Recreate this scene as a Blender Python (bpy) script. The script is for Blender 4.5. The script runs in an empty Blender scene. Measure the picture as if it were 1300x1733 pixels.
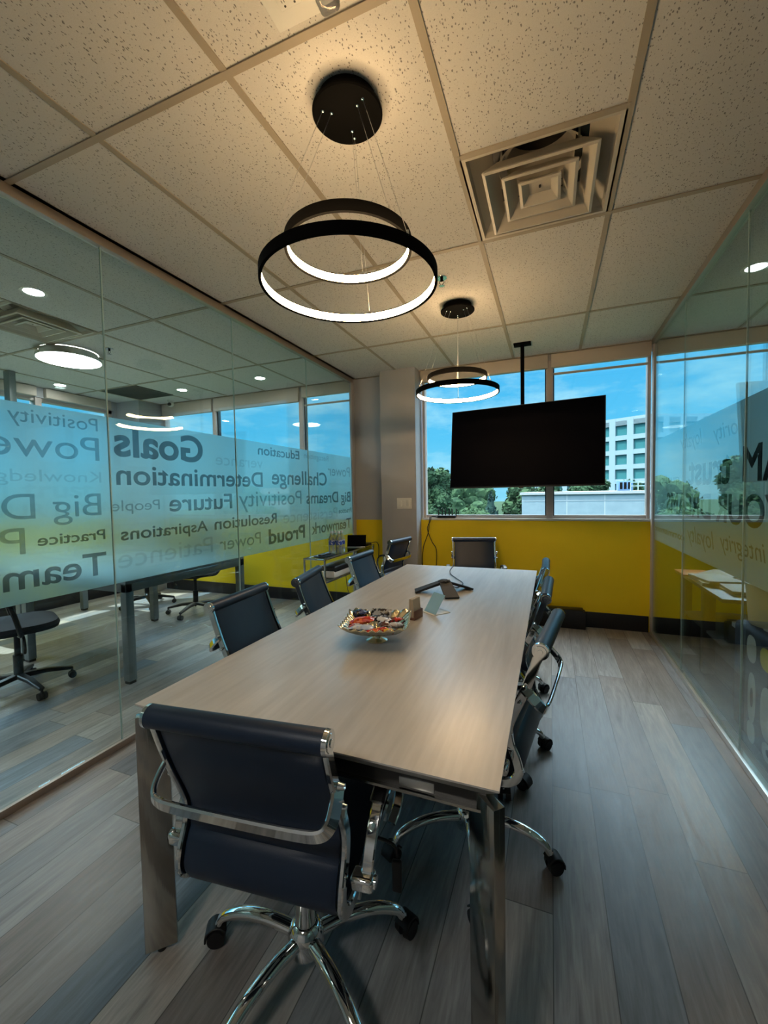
import bpy, bmesh, math, random
from mathutils import Vector, Matrix, geometry, noise
random.seed(7)
PI = math.pi
SC = bpy.context.scene
COL = SC.collection
# ---------------------------------------------------------------- camera
cam_d = bpy.data.cameras.new('camera'); cam = bpy.data.objects.new('camera', cam_d); COL.objects.link(cam)
SC.camera = cam
F_PX = 705.945
cam_d.sensor_fit = 'HORIZONTAL'; cam_d.sensor_width = 36.0; cam_d.lens = 36.0 * F_PX / 1300.0
cam_d.clip_start = 0.02; cam_d.clip_end = 600
def cam_matrix(yaw, pitch, roll, loc):
    cy, sy, cp, sp = math.cos(yaw), math.sin(yaw), math.cos(pitch), math.sin(pitch)
    f = Vector((-sy*cp, cy*cp, sp)); r = Vector((cy, sy, 0)); u = r.cross(f)
    cr, sr = math.cos(roll), math.sin(roll)
    r2 = cr*r + sr*u; u2 = -sr*r + cr*u
    m = Matrix(((r2.x, u2.x, -f.x, loc[0]), (r2.y, u2.y, -f.y, loc[1]), (r2.z, u2.z, -f.z, loc[2]), (0, 0, 0, 1)))
    return m
cam.matrix_world = cam_matrix(0.380239862, -0.0435831834, -0.0179098055, (0.95805, -0.60866, 1.33573))
# ---------------------------------------------------------------- exposure and render paths
SC.view_settings.view_transform = 'Standard'; SC.view_settings.look = 'None'
SC.view_settings.exposure = 0.0; SC.view_settings.gamma = 1.0; SC.view_settings.use_curve_mapping = False
cy_ = SC.cycles
cy_.max_bounces = 10; cy_.diffuse_bounces = 4; cy_.glossy_bounces = 5; cy_.transmission_bounces = 8
cy_.transparent_max_bounces = 24; cy_.sample_clamp_indirect = 6.0; cy_.caustics_refractive = False; cy_.caustics_reflective = False
cy_.use_denoising = True
# ---------------------------------------------------------------- sky
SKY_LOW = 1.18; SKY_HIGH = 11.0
w = bpy.data.worlds.new('sky'); SC.world = w; w.use_nodes = True
nt = w.node_tree; nt.nodes.clear()
def N(nt, t, **k):
    n = nt.nodes.new(t)
    for a, b in k.items(): setattr(n, a, b)
    return n
tc = N(nt, 'ShaderNodeTexCoord'); sep = N(nt, 'ShaderNodeSeparateXYZ'); nt.links.new(tc.outputs['Generated'], sep.inputs[0])
grad = N(nt, 'ShaderNodeValToRGB'); nt.links.new(sep.outputs['Z'], grad.inputs[0])
e = grad.color_ramp.elements
e[0].position = 0.0; e[0].color = (.24, .66, .86, 1)
e[1].position = 0.30; e[1].color = (.06, .45, .82, 1)
x = e.new(0.12); x.color = (.11, .55, .86, 1)
mp = N(nt, 'ShaderNodeMapping'); mp.inputs['Scale'].default_value = (3.2, 3.2, 9.0); mp.inputs['Location'].default_value = (1.3, .4, .2)
nt.links.new(tc.outputs['Generated'], mp.inputs[0])
cn = N(nt, 'ShaderNodeTexNoise'); cn.inputs['Scale'].default_value = 1.6; cn.inputs['Detail'].default_value = 8; cn.inputs['Roughness'].default_value = .62
nt.links.new(mp.outputs[0], cn.inputs['Vector'])
cr_ = N(nt, 'ShaderNodeValToRGB'); nt.links.new(cn.outputs['Fac'], cr_.inputs[0])
cr_.color_ramp.elements[0].position = .44; cr_.color_ramp.elements[1].position = .66
cm = N(nt, 'ShaderNodeMath', operation='MULTIPLY'); cm.inputs[1].default_value = .8
nt.links.new(cr_.outputs[0], cm.inputs[0])
mix = N(nt, 'ShaderNodeMixRGB'); nt.links.new(cm.outputs[0], mix.inputs[0]); nt.links.new(grad.outputs[0], mix.inputs[1]); mix.inputs[2].default_value = (.46, .80, .92, 1)
# the sky overhead, towards the sun, is much brighter than near the horizon
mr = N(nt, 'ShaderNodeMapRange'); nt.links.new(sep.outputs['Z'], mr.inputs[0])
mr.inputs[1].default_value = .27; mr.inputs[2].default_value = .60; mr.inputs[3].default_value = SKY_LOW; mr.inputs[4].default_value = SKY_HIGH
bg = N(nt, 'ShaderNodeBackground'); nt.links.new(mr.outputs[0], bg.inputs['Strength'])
hz = N(nt, 'ShaderNodeMapRange'); nt.links.new(sep.outputs['Z'], hz.inputs[0]); hz.inputs[1].default_value = .3; hz.inputs[2].default_value = .6; hz.inputs[3].default_value = 0; hz.inputs[4].default_value = .95
mix2 = N(nt, 'ShaderNodeMixRGB'); nt.links.new(hz.outputs[0], mix2.inputs[0]); nt.links.new(mix.outputs[0], mix2.inputs[1]); mix2.inputs[2].default_value = (.88, .95, 1.0, 1)
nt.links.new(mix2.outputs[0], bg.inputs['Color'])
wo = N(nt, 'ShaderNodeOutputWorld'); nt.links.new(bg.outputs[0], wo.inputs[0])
# ---------------------------------------------------------------- sun: high, from the left
sd = bpy.data.lights.new('sun', 'SUN'); sd.energy = 11.0; sd.angle = .01; sd.color = (1, .95, .86)
sun = bpy.data.objects.new('sun', sd); COL.objects.link(sun)
sun.rotation_euler = Vector((.50, .20, -.90)).to_track_quat('-Z', 'Y').to_euler()

# ================================================================ helpers
def mat(name, base=(.8, .8, .8), rough=.5, metal=0.0, emit=None, estr=0.0, spec=None, coat=0, trans=0, ior=None, alpha=None):
    m = bpy.data.materials.new(name); m.use_nodes = True
    b = m.node_tree.nodes['Principled BSDF']
    b.inputs['Base Color'].default_value = (*base, 1); b.inputs['Roughness'].default_value = rough; b.inputs['Metallic'].default_value = metal
    if emit: b.inputs['Emission Color'].default_value = (*emit, 1); b.inputs['Emission Strength'].default_value = estr
    if spec is not None: b.inputs['Specular IOR Level'].default_value = spec
    if coat: b.inputs['Coat Weight'].default_value = coat
    if trans: b.inputs['Transmission Weight'].default_value = trans
    if ior: b.inputs['IOR'].default_value = ior
    return m
def noise_col(m, c1, c2, scale=(1, 1, 1), nscale=5, lo=.35, hi=.65, detail=4, bump=0, bscale=None):
    nt = m.node_tree; b = nt.nodes['Principled BSDF']
    t = N(nt, 'ShaderNodeTexCoord'); mp = N(nt, 'ShaderNodeMapping'); mp.inputs['Scale'].default_value = scale
    nt.links.new(t.outputs['Object'], mp.inputs[0])
    n = N(nt, 'ShaderNodeTexNoise'); n.inputs['Scale'].default_value = nscale; n.inputs['Detail'].default_value = detail
    nt.links.new(mp.outputs[0], n.inputs['Vector'])
    r = N(nt, 'ShaderNodeValToRGB'); nt.links.new(n.outputs['Fac'], r.inputs[0])
    r.color_ramp.elements[0].position = lo; r.color_ramp.elements[0].color = (*c1, 1)
    r.color_ramp.elements[1].position = hi; r.color_ramp.elements[1].color = (*c2, 1)
    nt.links.new(r.outputs[0], b.inputs['Base Color'])
    if bump:
        n2 = N(nt, 'ShaderNodeTexNoise'); n2.inputs['Scale'].default_value = bscale or 200; nt.links.new(mp.outputs[0], n2.inputs['Vector'])
        bp = N(nt, 'ShaderNodeBump'); bp.inputs['Strength'].default_value = bump; bp.inputs['Distance'].default_value = .001
        nt.links.new(n2.outputs['Fac'], bp.inputs['Height']); nt.links.new(bp.outputs[0], b.inputs['Normal'])
    return m
def glass_mat(name, tint, ior=1.45, k=1.0):
    m = bpy.data.materials.new(name); m.use_nodes = True; nt = m.node_tree; nt.nodes.clear()
    tr = N(nt, 'ShaderNodeBsdfTransparent'); tr.inputs[0].default_value = (*tint, 1)
    gl = N(nt, 'ShaderNodeBsdfGlossy'); gl.inputs['Roughness'].default_value = 0.0; gl.inputs[0].default_value = (.9*k, 1*k, 1*k, 1)
    fr = N(nt, 'ShaderNodeFresnel'); fr.inputs[0].default_value = ior
    # the same reflectance from either side of a thin sheet
    geo = N(nt, 'ShaderNodeNewGeometry'); mx = N(nt, 'ShaderNodeMixRGB')
    lw = N(nt, 'ShaderNodeLayerWeight'); lw.inputs[0].default_value = .04
    ms = N(nt, 'ShaderNodeMixShader')
    fr2 = N(nt, 'ShaderNodeMath', operation='MULTIPLY_ADD'); fr2.inputs[1].default_value = 1.0; fr2.inputs[2].default_value = .035
    pw = N(nt, 'ShaderNodeMath', operation='POWER'); pw.inputs[1].default_value = 4.0
    nt.links.new(lw.outputs['Facing'], pw.inputs[0])
    lf = N(nt, 'ShaderNodeLayerWeight'); lf.inputs[0].default_value = .5
    nt.links.new(lf.outputs['Facing'], pw.inputs[0])
    nt.links.new(pw.outputs[0], fr2.inputs[0])
    cl = N(nt, 'ShaderNodeMath', operation='MINIMUM'); cl.inputs[1].default_value = .9; nt.links.new(fr2.outputs[0], cl.inputs[0])
    nt.links.new(cl.outputs[0], ms.inputs[0])
    nt.links.new(tr.outputs[0], ms.inputs[1]); nt.links.new(gl.outputs[0], ms.inputs[2])
    o = N(nt, 'ShaderNodeOutputMaterial'); nt.links.new(ms.outputs[0], o.inputs[0])
    for n_ in (fr, geo, mx, lw): nt.nodes.remove(n_)
    return m

def box(bm, x0, x1, y0, y1, z0, z1, bev=0, seg=2, M=None):
    m = Matrix.Translation(((x0+x1)/2, (y0+y1)/2, (z0+z1)/2)) @ Matrix.Diagonal((abs(x1-x0), abs(y1-y0), abs(z1-z0), 1))
    r = bmesh.ops.create_cube(bm, size=1, matrix=m)
    vs = r['verts']
    if bev:
        es = list({e for v in vs for e in v.link_edges})
        rr = bmesh.ops.bevel(bm, geom=es, offset=bev, segments=seg, affect='EDGES', profile=.5)
        vs = list({v for f in rr['faces'] for v in f.verts} | {v for v in vs if v.is_valid})
    if M is not None: bmesh.ops.transform(bm, matrix=M, verts=vs)
    return vs
def cyl(bm, p0, p1, r0, r1=None, seg=24, cap=True):
    r1 = r0 if r1 is None else r1
    p0, p1 = Vector(p0), Vector(p1); d = p1-p0; L = d.length
    q = Vector((0, 0, 1)).rotation_difference(d).to_matrix().to_4x4()
    m = Matrix.Translation((p0+p1)/2) @ q
    return bmesh.ops.create_cone(bm, cap_ends=cap, segments=seg, radius1=r0, radius2=r1, depth=L, matrix=m)['verts']
def catmull(pts, n=6, closed=False):
    pts = [Vector(p) for p in pts]; out = []
    m = len(pts); rng = range(m if closed else m-1)
    for i in rng:
        p0 = pts[(i-1) % m] if (closed or i > 0) else pts[0]*2-pts[1]
        p1 = pts[i]; p2 = pts[(i+1) % m]
        p3 = pts[(i+2) % m] if (closed or i+2 < m) else pts[-1]*2-pts[-2]
        for k in range(n):
            t = k/n
            out.append(.5*((2*p1)+(p2-p0)*t+(2*p0-5*p1+4*p2-p3)*t*t+(3*p1-p0-3*p2+p3)*t**3))
    if not closed: out.append(pts[-1].copy())
    return out
def sweep(bm, path, prof, closed=False, side=None, scale=None, cap=True):
    # prof: list of (a,b) in the frame (side, up); side: fixed sideways vector or None (parallel transport)
    path = [Vector(p) for p in path]; n = len(path); rings = []
    up = None
    for i, p in enumerate(path):
        if closed: t = path[(i+1) % n]-path[(i-1) % n]
        else: t = path[min(i+1, n-1)]-path[max(i-1, 0)]
        t.normalize()
        if side is not None:
            s = Vector(side); u = s.cross(t).normalized(); s = t.cross(u).normalized()
        else:
            if up is None:
                up = Vector((0, 0, 1)) if abs(t.z) < .9 else Vector((0, 1, 0))
            up = (up-t*up.dot(t)).normalized(); u = up; s = t.cross(u).normalized()
        k = scale[i] if scale else 1.0
        rings.append([bm.verts.new(p+s*a*k+u*b*k) for a, b in prof])
    m = len(prof)
    for i in range(n if closed else n-1):
        A, B = rings[i], rings[(i+1) % n]
        for j in range(m): bm.faces.new((A[j], A[(j+1) % m], B[(j+1) % m], B[j]))
    if cap and not closed:
        bm.faces.new(rings[0][::-1]); bm.faces.new(rings[-1])
    return rings
def circ(r, n=12, ry=None): return [(r*math.cos(2*PI*k/n), (ry or r)*math.sin(2*PI*k/n)) for k in range(n)]
def rect(w_, h_, b=0):
    w2, h2 = w_/2, h_/2
    if not b: return [(-w2, -h2), (w2, -h2), (w2, h2), (-w2, h2)]
    return [(-w2+b, -h2), (w2-b, -h2), (w2, -h2+b), (w2, h2-b), (w2-b, h2), (-w2+b, h2), (-w2, h2-b), (-w2, -h2+b)]
def tube(bm, pts, r, n=10, smooth=0, scale=None):
    if smooth: pts = catmull(pts, smooth)
    return sweep(bm, pts, circ(r, n), scale=scale)
def lathe(bm, prof, seg=32, c=(0, 0, 0), caps=True):
    rings = []
    for r, z in prof:
        rings.append([bm.verts.new((c[0]+r*math.cos(2*PI*k/seg), c[1]+r*math.sin(2*PI*k/seg), c[2]+z)) for k in range(seg)])
    for A, B in zip(rings, rings[1:]):
        for k in range(seg): bm.faces.new((A[k], A[(k+1) % seg], B[(k+1) % seg], B[k]))
    if caps and prof[0][0] > 1e-5: bm.faces.new(rings[0][::-1])
    if caps and prof[-1][0] > 1e-5: bm.faces.new(rings[-1])
    bmesh.ops.remove_doubles(bm, verts=[v for R in rings for v in R], dist=1e-6)
def obj(name, bm, m, parent=None, loc=None, smooth=True, ang=35):
    bmesh.ops.recalc_face_normals(bm, faces=bm.faces[:])
    me = bpy.data.meshes.new(name); bm.to_mesh(me); bm.free()
    for k in (m if isinstance(m, (list, tuple)) else [m]): me.materials.append(k)
    if smooth:
        me.shade_smooth(); me.set_sharp_from_angle(angle=math.radians(ang))
    o = bpy.data.objects.new(name, me); COL.objects.link(o)
    if loc: o.location = loc
    if parent: o.parent = parent
    return o
def B(): return bmesh.new()
def bx(name, m, x0, x1, y0, y1, z0, z1, parent=None, bev=0, **k):
    b = B(); box(b, x0, x1, y0, y1, z0, z1, bev); return obj(name, b, m, parent, **k)
def tag(o, label=None, cat=None, group=None, kind=None):
    if label: o['label'] = label
    if cat: o['category'] = cat
    if group: o['group'] = group
    if kind: o['kind'] = kind
    return o
def empty(name, loc=(0, 0, 0), rz=0):
    o = bpy.data.objects.new(name, None); COL.objects.link(o); o.location = loc; o.rotation_euler = (0, 0, rz); o.empty_display_size = .1
    return o
def thing(name, label, cat, loc=(0, 0, 0), rz=0, group=None): return tag(empty(name, loc, rz), label, cat, group)
def struct(name): return tag(empty(name), kind='structure')
KIDS = {}
def copy_tree(o, parent=None):
    c = o.copy(); COL.objects.link(c)
    if parent is not None: c.parent = parent
    for ch in list(o.children): copy_tree(ch, c)
    return c

# ================================================================ materials
CHROME = mat('chrome', (.78, .80, .80), .06, 1.0)
STEEL = mat('steel', (.62, .63, .62), .28, 1.0)
MIRROR = mat('polished_steel', (.40, .39, .36), .13, 1.0)
noise_b = MIRROR.node_tree
n_ = N(noise_b, 'ShaderNodeTexNoise'); n_.inputs['Scale'].default_value = 9; bp_ = N(noise_b, 'ShaderNodeBump'); bp_.inputs['Strength'].default_value = .08; bp_.inputs['Distance'].default_value = .004
noise_b.links.new(n_.outputs['Fac'], bp_.inputs['Height']); noise_b.links.new(bp_.outputs[0], noise_b.nodes['Principled BSDF'].inputs['Normal'])
NAVY = noise_col(mat('navy_vinyl', (.006, .018, .045), .42), (.005, .016, .040), (.008, .021, .050), nscale=3, bump=.15, bscale=500)
BLACK = mat('black_plastic', (.008, .008, .009), .4)
BLACKM = mat('matte_black_metal', (.0015, .0014, .0013), .8, spec=.06)
SCREEN = mat('screen', (.001, .001, .003), .6, spec=.04)
BLACKF = mat('black_mesh_fabric', (.01, .012, .016), .75)
RUBBER = mat('rubber', (.006, .006, .007), .6)
WHITEP = mat('white_plastic', (.72, .72, .68), .4)
YELLOW = noise_col(mat('yellow_paint', (.88, .65, .005), .6), (.86, .64, .004), (.92, .68, .006), nscale=2, bump=.2, bscale=160)
GREYP = noise_col(mat('grey_paint', (.42, .43, .45), .65), (.405, .415, .44), (.44, .45, .47), nscale=2, bump=.2, bscale=160)
BASEB = mat('black_baseboard', (.006, .006, .009), .45)
FRAME = mat('window_frame', (.52, .46, .43), .45)
BLIND = mat('blind_fabric', (.58, .52, .45), .7)
BEIGE = mat('ceiling_grid_metal', (.36, .31, .235), .55)
ALU = mat('anodised_track', (.34, .29, .25), .4, .6)
ALUB = mat('bright_track', (.62, .60, .56), .3, .8)
GASKET = mat('gasket', (.01, .01, .01), .6)
VENTM = mat('vent_enamel', (.52, .48, .40), .45)
GLASS = glass_mat('partition_glass', (.87, .93, .93))
WGLASS = glass_mat('window_glass', (.93, .985, 1.0))
EDGE = mat('glass_edge', (.45, .62, .60), .15)
def led(name, c, s):
    m = bpy.data.materials.new(name); m.use_nodes = True; nt = m.node_tree; nt.nodes.clear()
    e = N(nt, 'ShaderNodeEmission'); e.inputs[0].default_value = (*c, 1); e.inputs[1].default_value = s
    o = N(nt, 'ShaderNodeOutputMaterial'); nt.links.new(e.outputs[0], o.inputs[0]); return m
LED_WARM = led('warm_led', (1.0, .66, .33), 80.0)
LED_COOL = led('cool_led', (1.0, .95, .88), 40.0)
LED_DOWN = led('downlight_led', (1.0, .96, .90), 80.0)
LED_DIM = led('dim_downlight_led', (1.0, .97, .92), 14.0)

def film_mat(name, k, ref=.78, dif=.2, clear=.16):
    m = bpy.data.materials.new(name); m.use_nodes = True; nt = m.node_tree; nt.nodes.clear()
    def C(r, g, b): return (r*k[0], g*k[1], b*k[2], 1)
    tl = N(nt, 'ShaderNodeBsdfTranslucent'); tl.inputs[0].default_value = C(.86, .98, 1.0)
    df = N(nt, 'ShaderNodeBsdfDiffuse'); df.inputs[0].default_value = C(.70, .80, .82)
    rf = N(nt, 'ShaderNodeBsdfRefraction'); rf.inputs['Roughness'].default_value = .29; rf.inputs['IOR'].default_value = 1.4; q = [math.sqrt(v) for v in k]; rf.inputs[0].default_value = (.97*q[0], q[1], q[2], 1)
    tr = N(nt, 'ShaderNodeBsdfTransparent'); tr.inputs[0].default_value = (.95*q[0], .99*q[1], q[2], 1)
    a = N(nt, 'ShaderNodeMixShader'); a.inputs[0].default_value = dif; nt.links.new(tl.outputs[0], a.inputs[1]); nt.links.new(df.outputs[0], a.inputs[2])
    b = N(nt, 'ShaderNodeMixShader'); b.inputs[0].default_value = clear; nt.links.new(rf.outputs[0], b.inputs[1]); nt.links.new(tr.outputs[0], b.inputs[2])
    c = N(nt, 'ShaderNodeMixShader'); c.inputs[0].default_value = ref; nt.links.new(a.outputs[0], c.inputs[1]); nt.links.new(b.outputs[0], c.inputs[2])
    o = N(nt, 'ShaderNodeOutputMaterial'); nt.links.new(c.outputs[0], o.inputs[0]); return m
VINYL = {'left': (film_mat('frosted_vinyl', (.76, .98, 1.0)), film_mat('dark_letter_vinyl', (.27, .34, .36)), film_mat('mid_letter_vinyl', (.42, .54, .57)), film_mat('faint_letter_vinyl', (.60, .78, .81))),  # aqua tint puts the blue of the sky light into the vinyl colour
         'right': (film_mat('frosted_vinyl_right', (.80, .98, 1.0), .52, .65, .30), film_mat('dark_letter_vinyl_right', (.04, .05, .055), .52, .65, .30), film_mat('mid_letter_vinyl_right', (.16, .20, .21), .52, .65, .30), film_mat('faint_letter_vinyl_right', (.22, .28, .29), .52, .65, .30))}

def floor_mat():
    m = mat('floor_planks', rough=.42); nt = m.node_tree; b = nt.nodes['Principled BSDF']
    def Mth(op, a, b_=None, c=None):
        n = N(nt, 'ShaderNodeMath', operation=op)
        for i, v in enumerate((a, b_, c)):
            if v is None: continue
            if isinstance(v, (int, float)): n.inputs[i].default_value = v
            else: nt.links.new(v, n.inputs[i])
        return n.outputs[0]
    t = N(nt, 'ShaderNodeTexCoord'); s = N(nt, 'ShaderNodeSeparateXYZ'); nt.links.new(t.outputs['Object'], s.inputs[0])
    W, L = .157, 1.22
    u = Mth('DIVIDE', Mth('ADD', s.outputs['X'], 20*W-.023), W); ci = Mth('FLOOR', u); fu = Mth('SUBTRACT', u, ci)
    wn = N(nt, 'ShaderNodeTexWhiteNoise', noise_dimensions='1D'); nt.links.new(ci, wn.inputs['W'])
    v = Mth('ADD', Mth('DIVIDE', Mth('ADD', s.outputs['Y'], 30), L), wn.outputs['Value']); ri = Mth('FLOOR', v); fv = Mth('SUBTRACT', v, ri)
    cid = N(nt, 'ShaderNodeCombineXYZ'); nt.links.new(ci, cid.inputs[0]); nt.links.new(ri, cid.inputs[1])
    w2 = N(nt, 'ShaderNodeTexWhiteNoise', noise_dimensions='2D'); nt.links.new(cid.outputs[0], w2.inputs['Vector'])
    ramp = N(nt, 'ShaderNodeValToRGB'); ramp.color_ramp.interpolation = 'LINEAR'; nt.links.new(w2.outputs['Value'], ramp.inputs[0])
    cols = [(0, (.13, .13, .138)), (.15, (.35, .335, .32)), (.3, (.21, .18, .16)), (.45, (.44, .40, .355)), (.58, (.14, .18, .22)), (.72, (.36, .325, .285)), (.86, (.24, .25, .258)), (1, (.46, .415, .36))]
    el = ramp.color_ramp.elements
    el[0].position = 0; el[0].color = (*cols[0][1], 1); el[1].position = 1; el[1].color = (*cols[-1][1], 1)
    for p, c in cols[1:-1]:
        q = el.new(p); q.color = (*c, 1)
    # grain, shifted for every plank
    off = N(nt, 'ShaderNodeVectorMath', operation='SCALE'); nt.links.new(w2.outputs['Color'], off.inputs[0]); off.inputs['Scale'].default_value = 40
    add = N(nt, 'ShaderNodeVectorMath', operation='ADD'); nt.links.new(t.outputs['Object'], add.inputs[0]); nt.links.new(off.outputs[0], add.inputs[1])
    mp = N(nt, 'ShaderNodeMapping'); mp.inputs['Scale'].default_value = (9, 1.1, 1); nt.links.new(add.outputs[0], mp.inputs[0])
    g = N(nt, 'ShaderNodeTexNoise'); g.inputs['Scale'].default_value = 2.2; g.inputs['Detail'].default_value = 7; g.inputs['Roughness'].default_value = .62; g.inputs['Distortion'].default_value = 1.4
    nt.links.new(mp.outputs[0], g.inputs['Vector'])
    gr = N(nt, 'ShaderNodeMapRange'); nt.links.new(g.outputs['Fac'], gr.inputs[0]); gr.inputs[1].default_value = .3; gr.inputs[2].default_value = .7; gr.inputs[3].default_value = .66; gr.inputs[4].default_value = 1.28
    mp2 = N(nt, 'ShaderNodeMapping'); mp2.inputs['Scale'].default_value = (70, 3.5, 1); nt.links.new(add.outputs[0], mp2.inputs[0])
    g2 = N(nt, 'ShaderNodeTexNoise'); g2.inputs['Scale'].default_value = 2; g2.inputs['Detail'].default_value = 3; nt.links.new(mp2.outputs[0], g2.inputs['Vector'])
    gr2 = N(nt, 'ShaderNodeMapRange'); nt.links.new(g2.outputs['Fac'], gr2.inputs[0]); gr2.inputs[1].default_value = .3; gr2.inputs[2].default_value = .7; gr2.inputs[3].default_value = .88; gr2.inputs[4].default_value = 1.1
    # knots
    mp3 = N(nt, 'ShaderNodeMapping'); mp3.inputs['Scale'].default_value = (6, 2.2, 1); nt.links.new(add.outputs[0], mp3.inputs[0])
    vo = N(nt, 'ShaderNodeTexVoronoi'); vo.inputs['Scale'].default_value = 1.1; nt.links.new(mp3.outputs[0], vo.inputs['Vector'])
    kr = N(nt, 'ShaderNodeMapRange'); nt.links.new(vo.outputs['Distance'], kr.inputs[0]); kr.inputs[1].default_value = .02; kr.inputs[2].default_value = .16; kr.inputs[3].default_value = .62; kr.inputs[4].default_value = 1.0
    tot = Mth('MULTIPLY', Mth('MULTIPLY', gr.outputs[0], gr2.outputs[0]), kr.outputs[0])
    eu = Mth('MINIMUM', fu, Mth('SUBTRACT', 1.0, fu)); ev = Mth('MINIMUM', fv, Mth('SUBTRACT', 1.0, fv))
    su = Mth('GREATER_THAN', eu, .010); sv = Mth('GREATER_THAN', ev, .0014)
    seam = Mth('ADD', Mth('MULTIPLY', Mth('MULTIPLY', su, sv), .65), .35)
    tot = Mth('MULTIPLY', tot, seam)
    sc = N(nt, 'ShaderNodeVectorMath', operation='SCALE'); nt.links.new(ramp.outputs[0], sc.inputs[0]); nt.links.new(tot, sc.inputs['Scale'])
    nt.links.new(sc.outputs[0], b.inputs['Base Color'])
    rr = Mth('ADD', Mth('MULTIPLY', g.outputs['Fac'], .25), .26); nt.links.new(rr, b.inputs['Roughness'])
    bp = N(nt, 'ShaderNodeBump'); bp.inputs['Strength'].default_value = .25; bp.inputs['Distance'].default_value = .001
    nt.links.new(tot, bp.inputs['Height']); nt.links.new(bp.outputs[0], b.inputs['Normal'])
    return m
def tile_mat():
    m = mat('acoustic_tile', rough=.85); nt = m.node_tree; b = nt.nodes['Principled BSDF']
    t = N(nt, 'ShaderNodeTexCoord')
    mp = N(nt, 'ShaderNodeMapping'); mp.inputs['Scale'].default_value = (1, .62, 1); nt.links.new(t.outputs['Object'], mp.inputs[0])
    wn = N(nt, 'ShaderNodeTexNoise'); wn.inputs['Scale'].default_value = 60; nt.links.new(mp.outputs[0], wn.inputs['Vector'])
    wa = N(nt, 'ShaderNodeVectorMath', operation='SCALE'); nt.links.new(wn.outputs['Color'], wa.inputs[0]); wa.inputs['Scale'].default_value = .012
    ad = N(nt, 'ShaderNodeVectorMath', operation='ADD'); nt.links.new(mp.outputs[0], ad.inputs[0]); nt.links.new(wa.outputs[0], ad.inputs[1])
    vo = N(nt, 'ShaderNodeTexVoronoi'); vo.inputs['Scale'].default_value = 150; nt.links.new(ad.outputs[0], vo.inputs['Vector'])
    # only some cells carry a fissure
    sepc = N(nt, 'ShaderNodeSeparateColor'); nt.links.new(vo.outputs['Color'], sepc.inputs[0])
    gt = N(nt, 'ShaderNodeMath', operation='MULTIPLY'); nt.links.new(sepc.outputs[0], gt.inputs[0]); gt.inputs[1].default_value = .42
    lt = N(nt, 'ShaderNodeMath', operation='SUBTRACT'); nt.links.new(gt.outputs[0], lt.inputs[0]); nt.links.new(vo.outputs['Distance'], lt.inputs[1])
    mr = N(nt, 'ShaderNodeMapRange'); nt.links.new(lt.outputs[0], mr.inputs[0]); mr.inputs[1].default_value = 0.0; mr.inputs[2].default_value = .10; mr.inputs[3].default_value = 1; mr.inputs[4].default_value = .34
    n2 = N(nt, 'ShaderNodeTexNoise'); n2.inputs['Scale'].default_value = 380; nt.links.new(t.outputs['Object'], n2.inputs['Vector'])
    m2 = N(nt, 'ShaderNodeMapRange'); nt.links.new(n2.outputs['Fac'], m2.inputs[0]); m2.inputs[1].default_value = .3; m2.inputs[2].default_value = .7; m2.inputs[3].default_value = .93; m2.inputs[4].default_value = 1.03
    mm = N(nt, 'ShaderNodeMath', operation='MULTIPLY'); nt.links.new(mr.outputs[0], mm.inputs[0]); nt.links.new(m2.outputs[0], mm.inputs[1])
    sc = N(nt, 'ShaderNodeVectorMath', operation='SCALE'); sc.inputs[0].default_value = (.625, .615, .585); nt.links.new(mm.outputs[0], sc.inputs['Scale'])
    nt.links.new(sc.outputs[0], b.inputs['Base Color'])
    return m
def wood_mat(name, c1, c2, c3, sc=(14, 1.2, 14)):
    m = mat(name, rough=.36); nt = m.node_tree; b = nt.nodes['Principled BSDF']
    t = N(nt, 'ShaderNodeTexCoord'); mp = N(nt, 'ShaderNodeMapping'); mp.inputs['Scale'].default_value = sc; nt.links.new(t.outputs['Object'], mp.inputs[0])
    n = N(nt, 'ShaderNodeTexNoise'); n.inputs['Scale'].default_value = 1.1; n.inputs['Detail'].default_value = 9; n.inputs['Roughness'].default_value = .6; n.inputs['Distortion'].default_value = .8; nt.links.new(mp.outputs[0], n.inputs['Vector'])
    r = N(nt, 'ShaderNodeValToRGB'); nt.links.new(n.outputs['Fac'], r.inputs[0]); el = r.color_ramp.elements
    el[0].position = .32; el[0].color = (*c1, 1); el[1].position = .68; el[1].color = (*c3, 1); q = el.new(.5); q.color = (*c2, 1)
    mp2 = N(nt, 'ShaderNodeMapping'); mp2.inputs['Scale'].default_value = (sc[0]*8, sc[1]*4, sc[2]*8); nt.links.new(t.outputs['Object'], mp2.inputs[0])
    n2 = N(nt, 'ShaderNodeTexNoise'); n2.inputs['Scale'].default_value = 1; n2.inputs['Detail'].default_value = 2; nt.links.new(mp2.outputs[0], n2.inputs['Vector'])
    m2 = N(nt, 'ShaderNodeMapRange'); nt.links.new(n2.outputs['Fac'], m2.inputs[0]); m2.inputs[1].default_value = .3; m2.inputs[2].default_value = .7; m2.inputs[3].default_value = .92; m2.inputs[4].default_value = 1.05
    s = N(nt, 'ShaderNodeVectorMath', operation='SCALE'); nt.links.new(r.outputs[0], s.inputs[0]); nt.links.new(m2.outputs[0], s.inputs['Scale']); nt.links.new(s.outputs[0], b.inputs['Base Color'])
    return m
FLOOR = floor_mat(); TILE = tile_mat()
WOOD = wood_mat('table_laminate', (.51, .485, .45), (.58, .56, .53), (.64, .62, .59), (7, .8, 7))
WOOD.node_tree.nodes['Principled BSDF'].inputs['Roughness'].default_value = .30; WOOD.node_tree.nodes['Principled BSDF'].inputs['Specular IOR Level'].default_value = .7
WOODD = mat('laminate_edge', (.055, .055, .045), .45)

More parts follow.
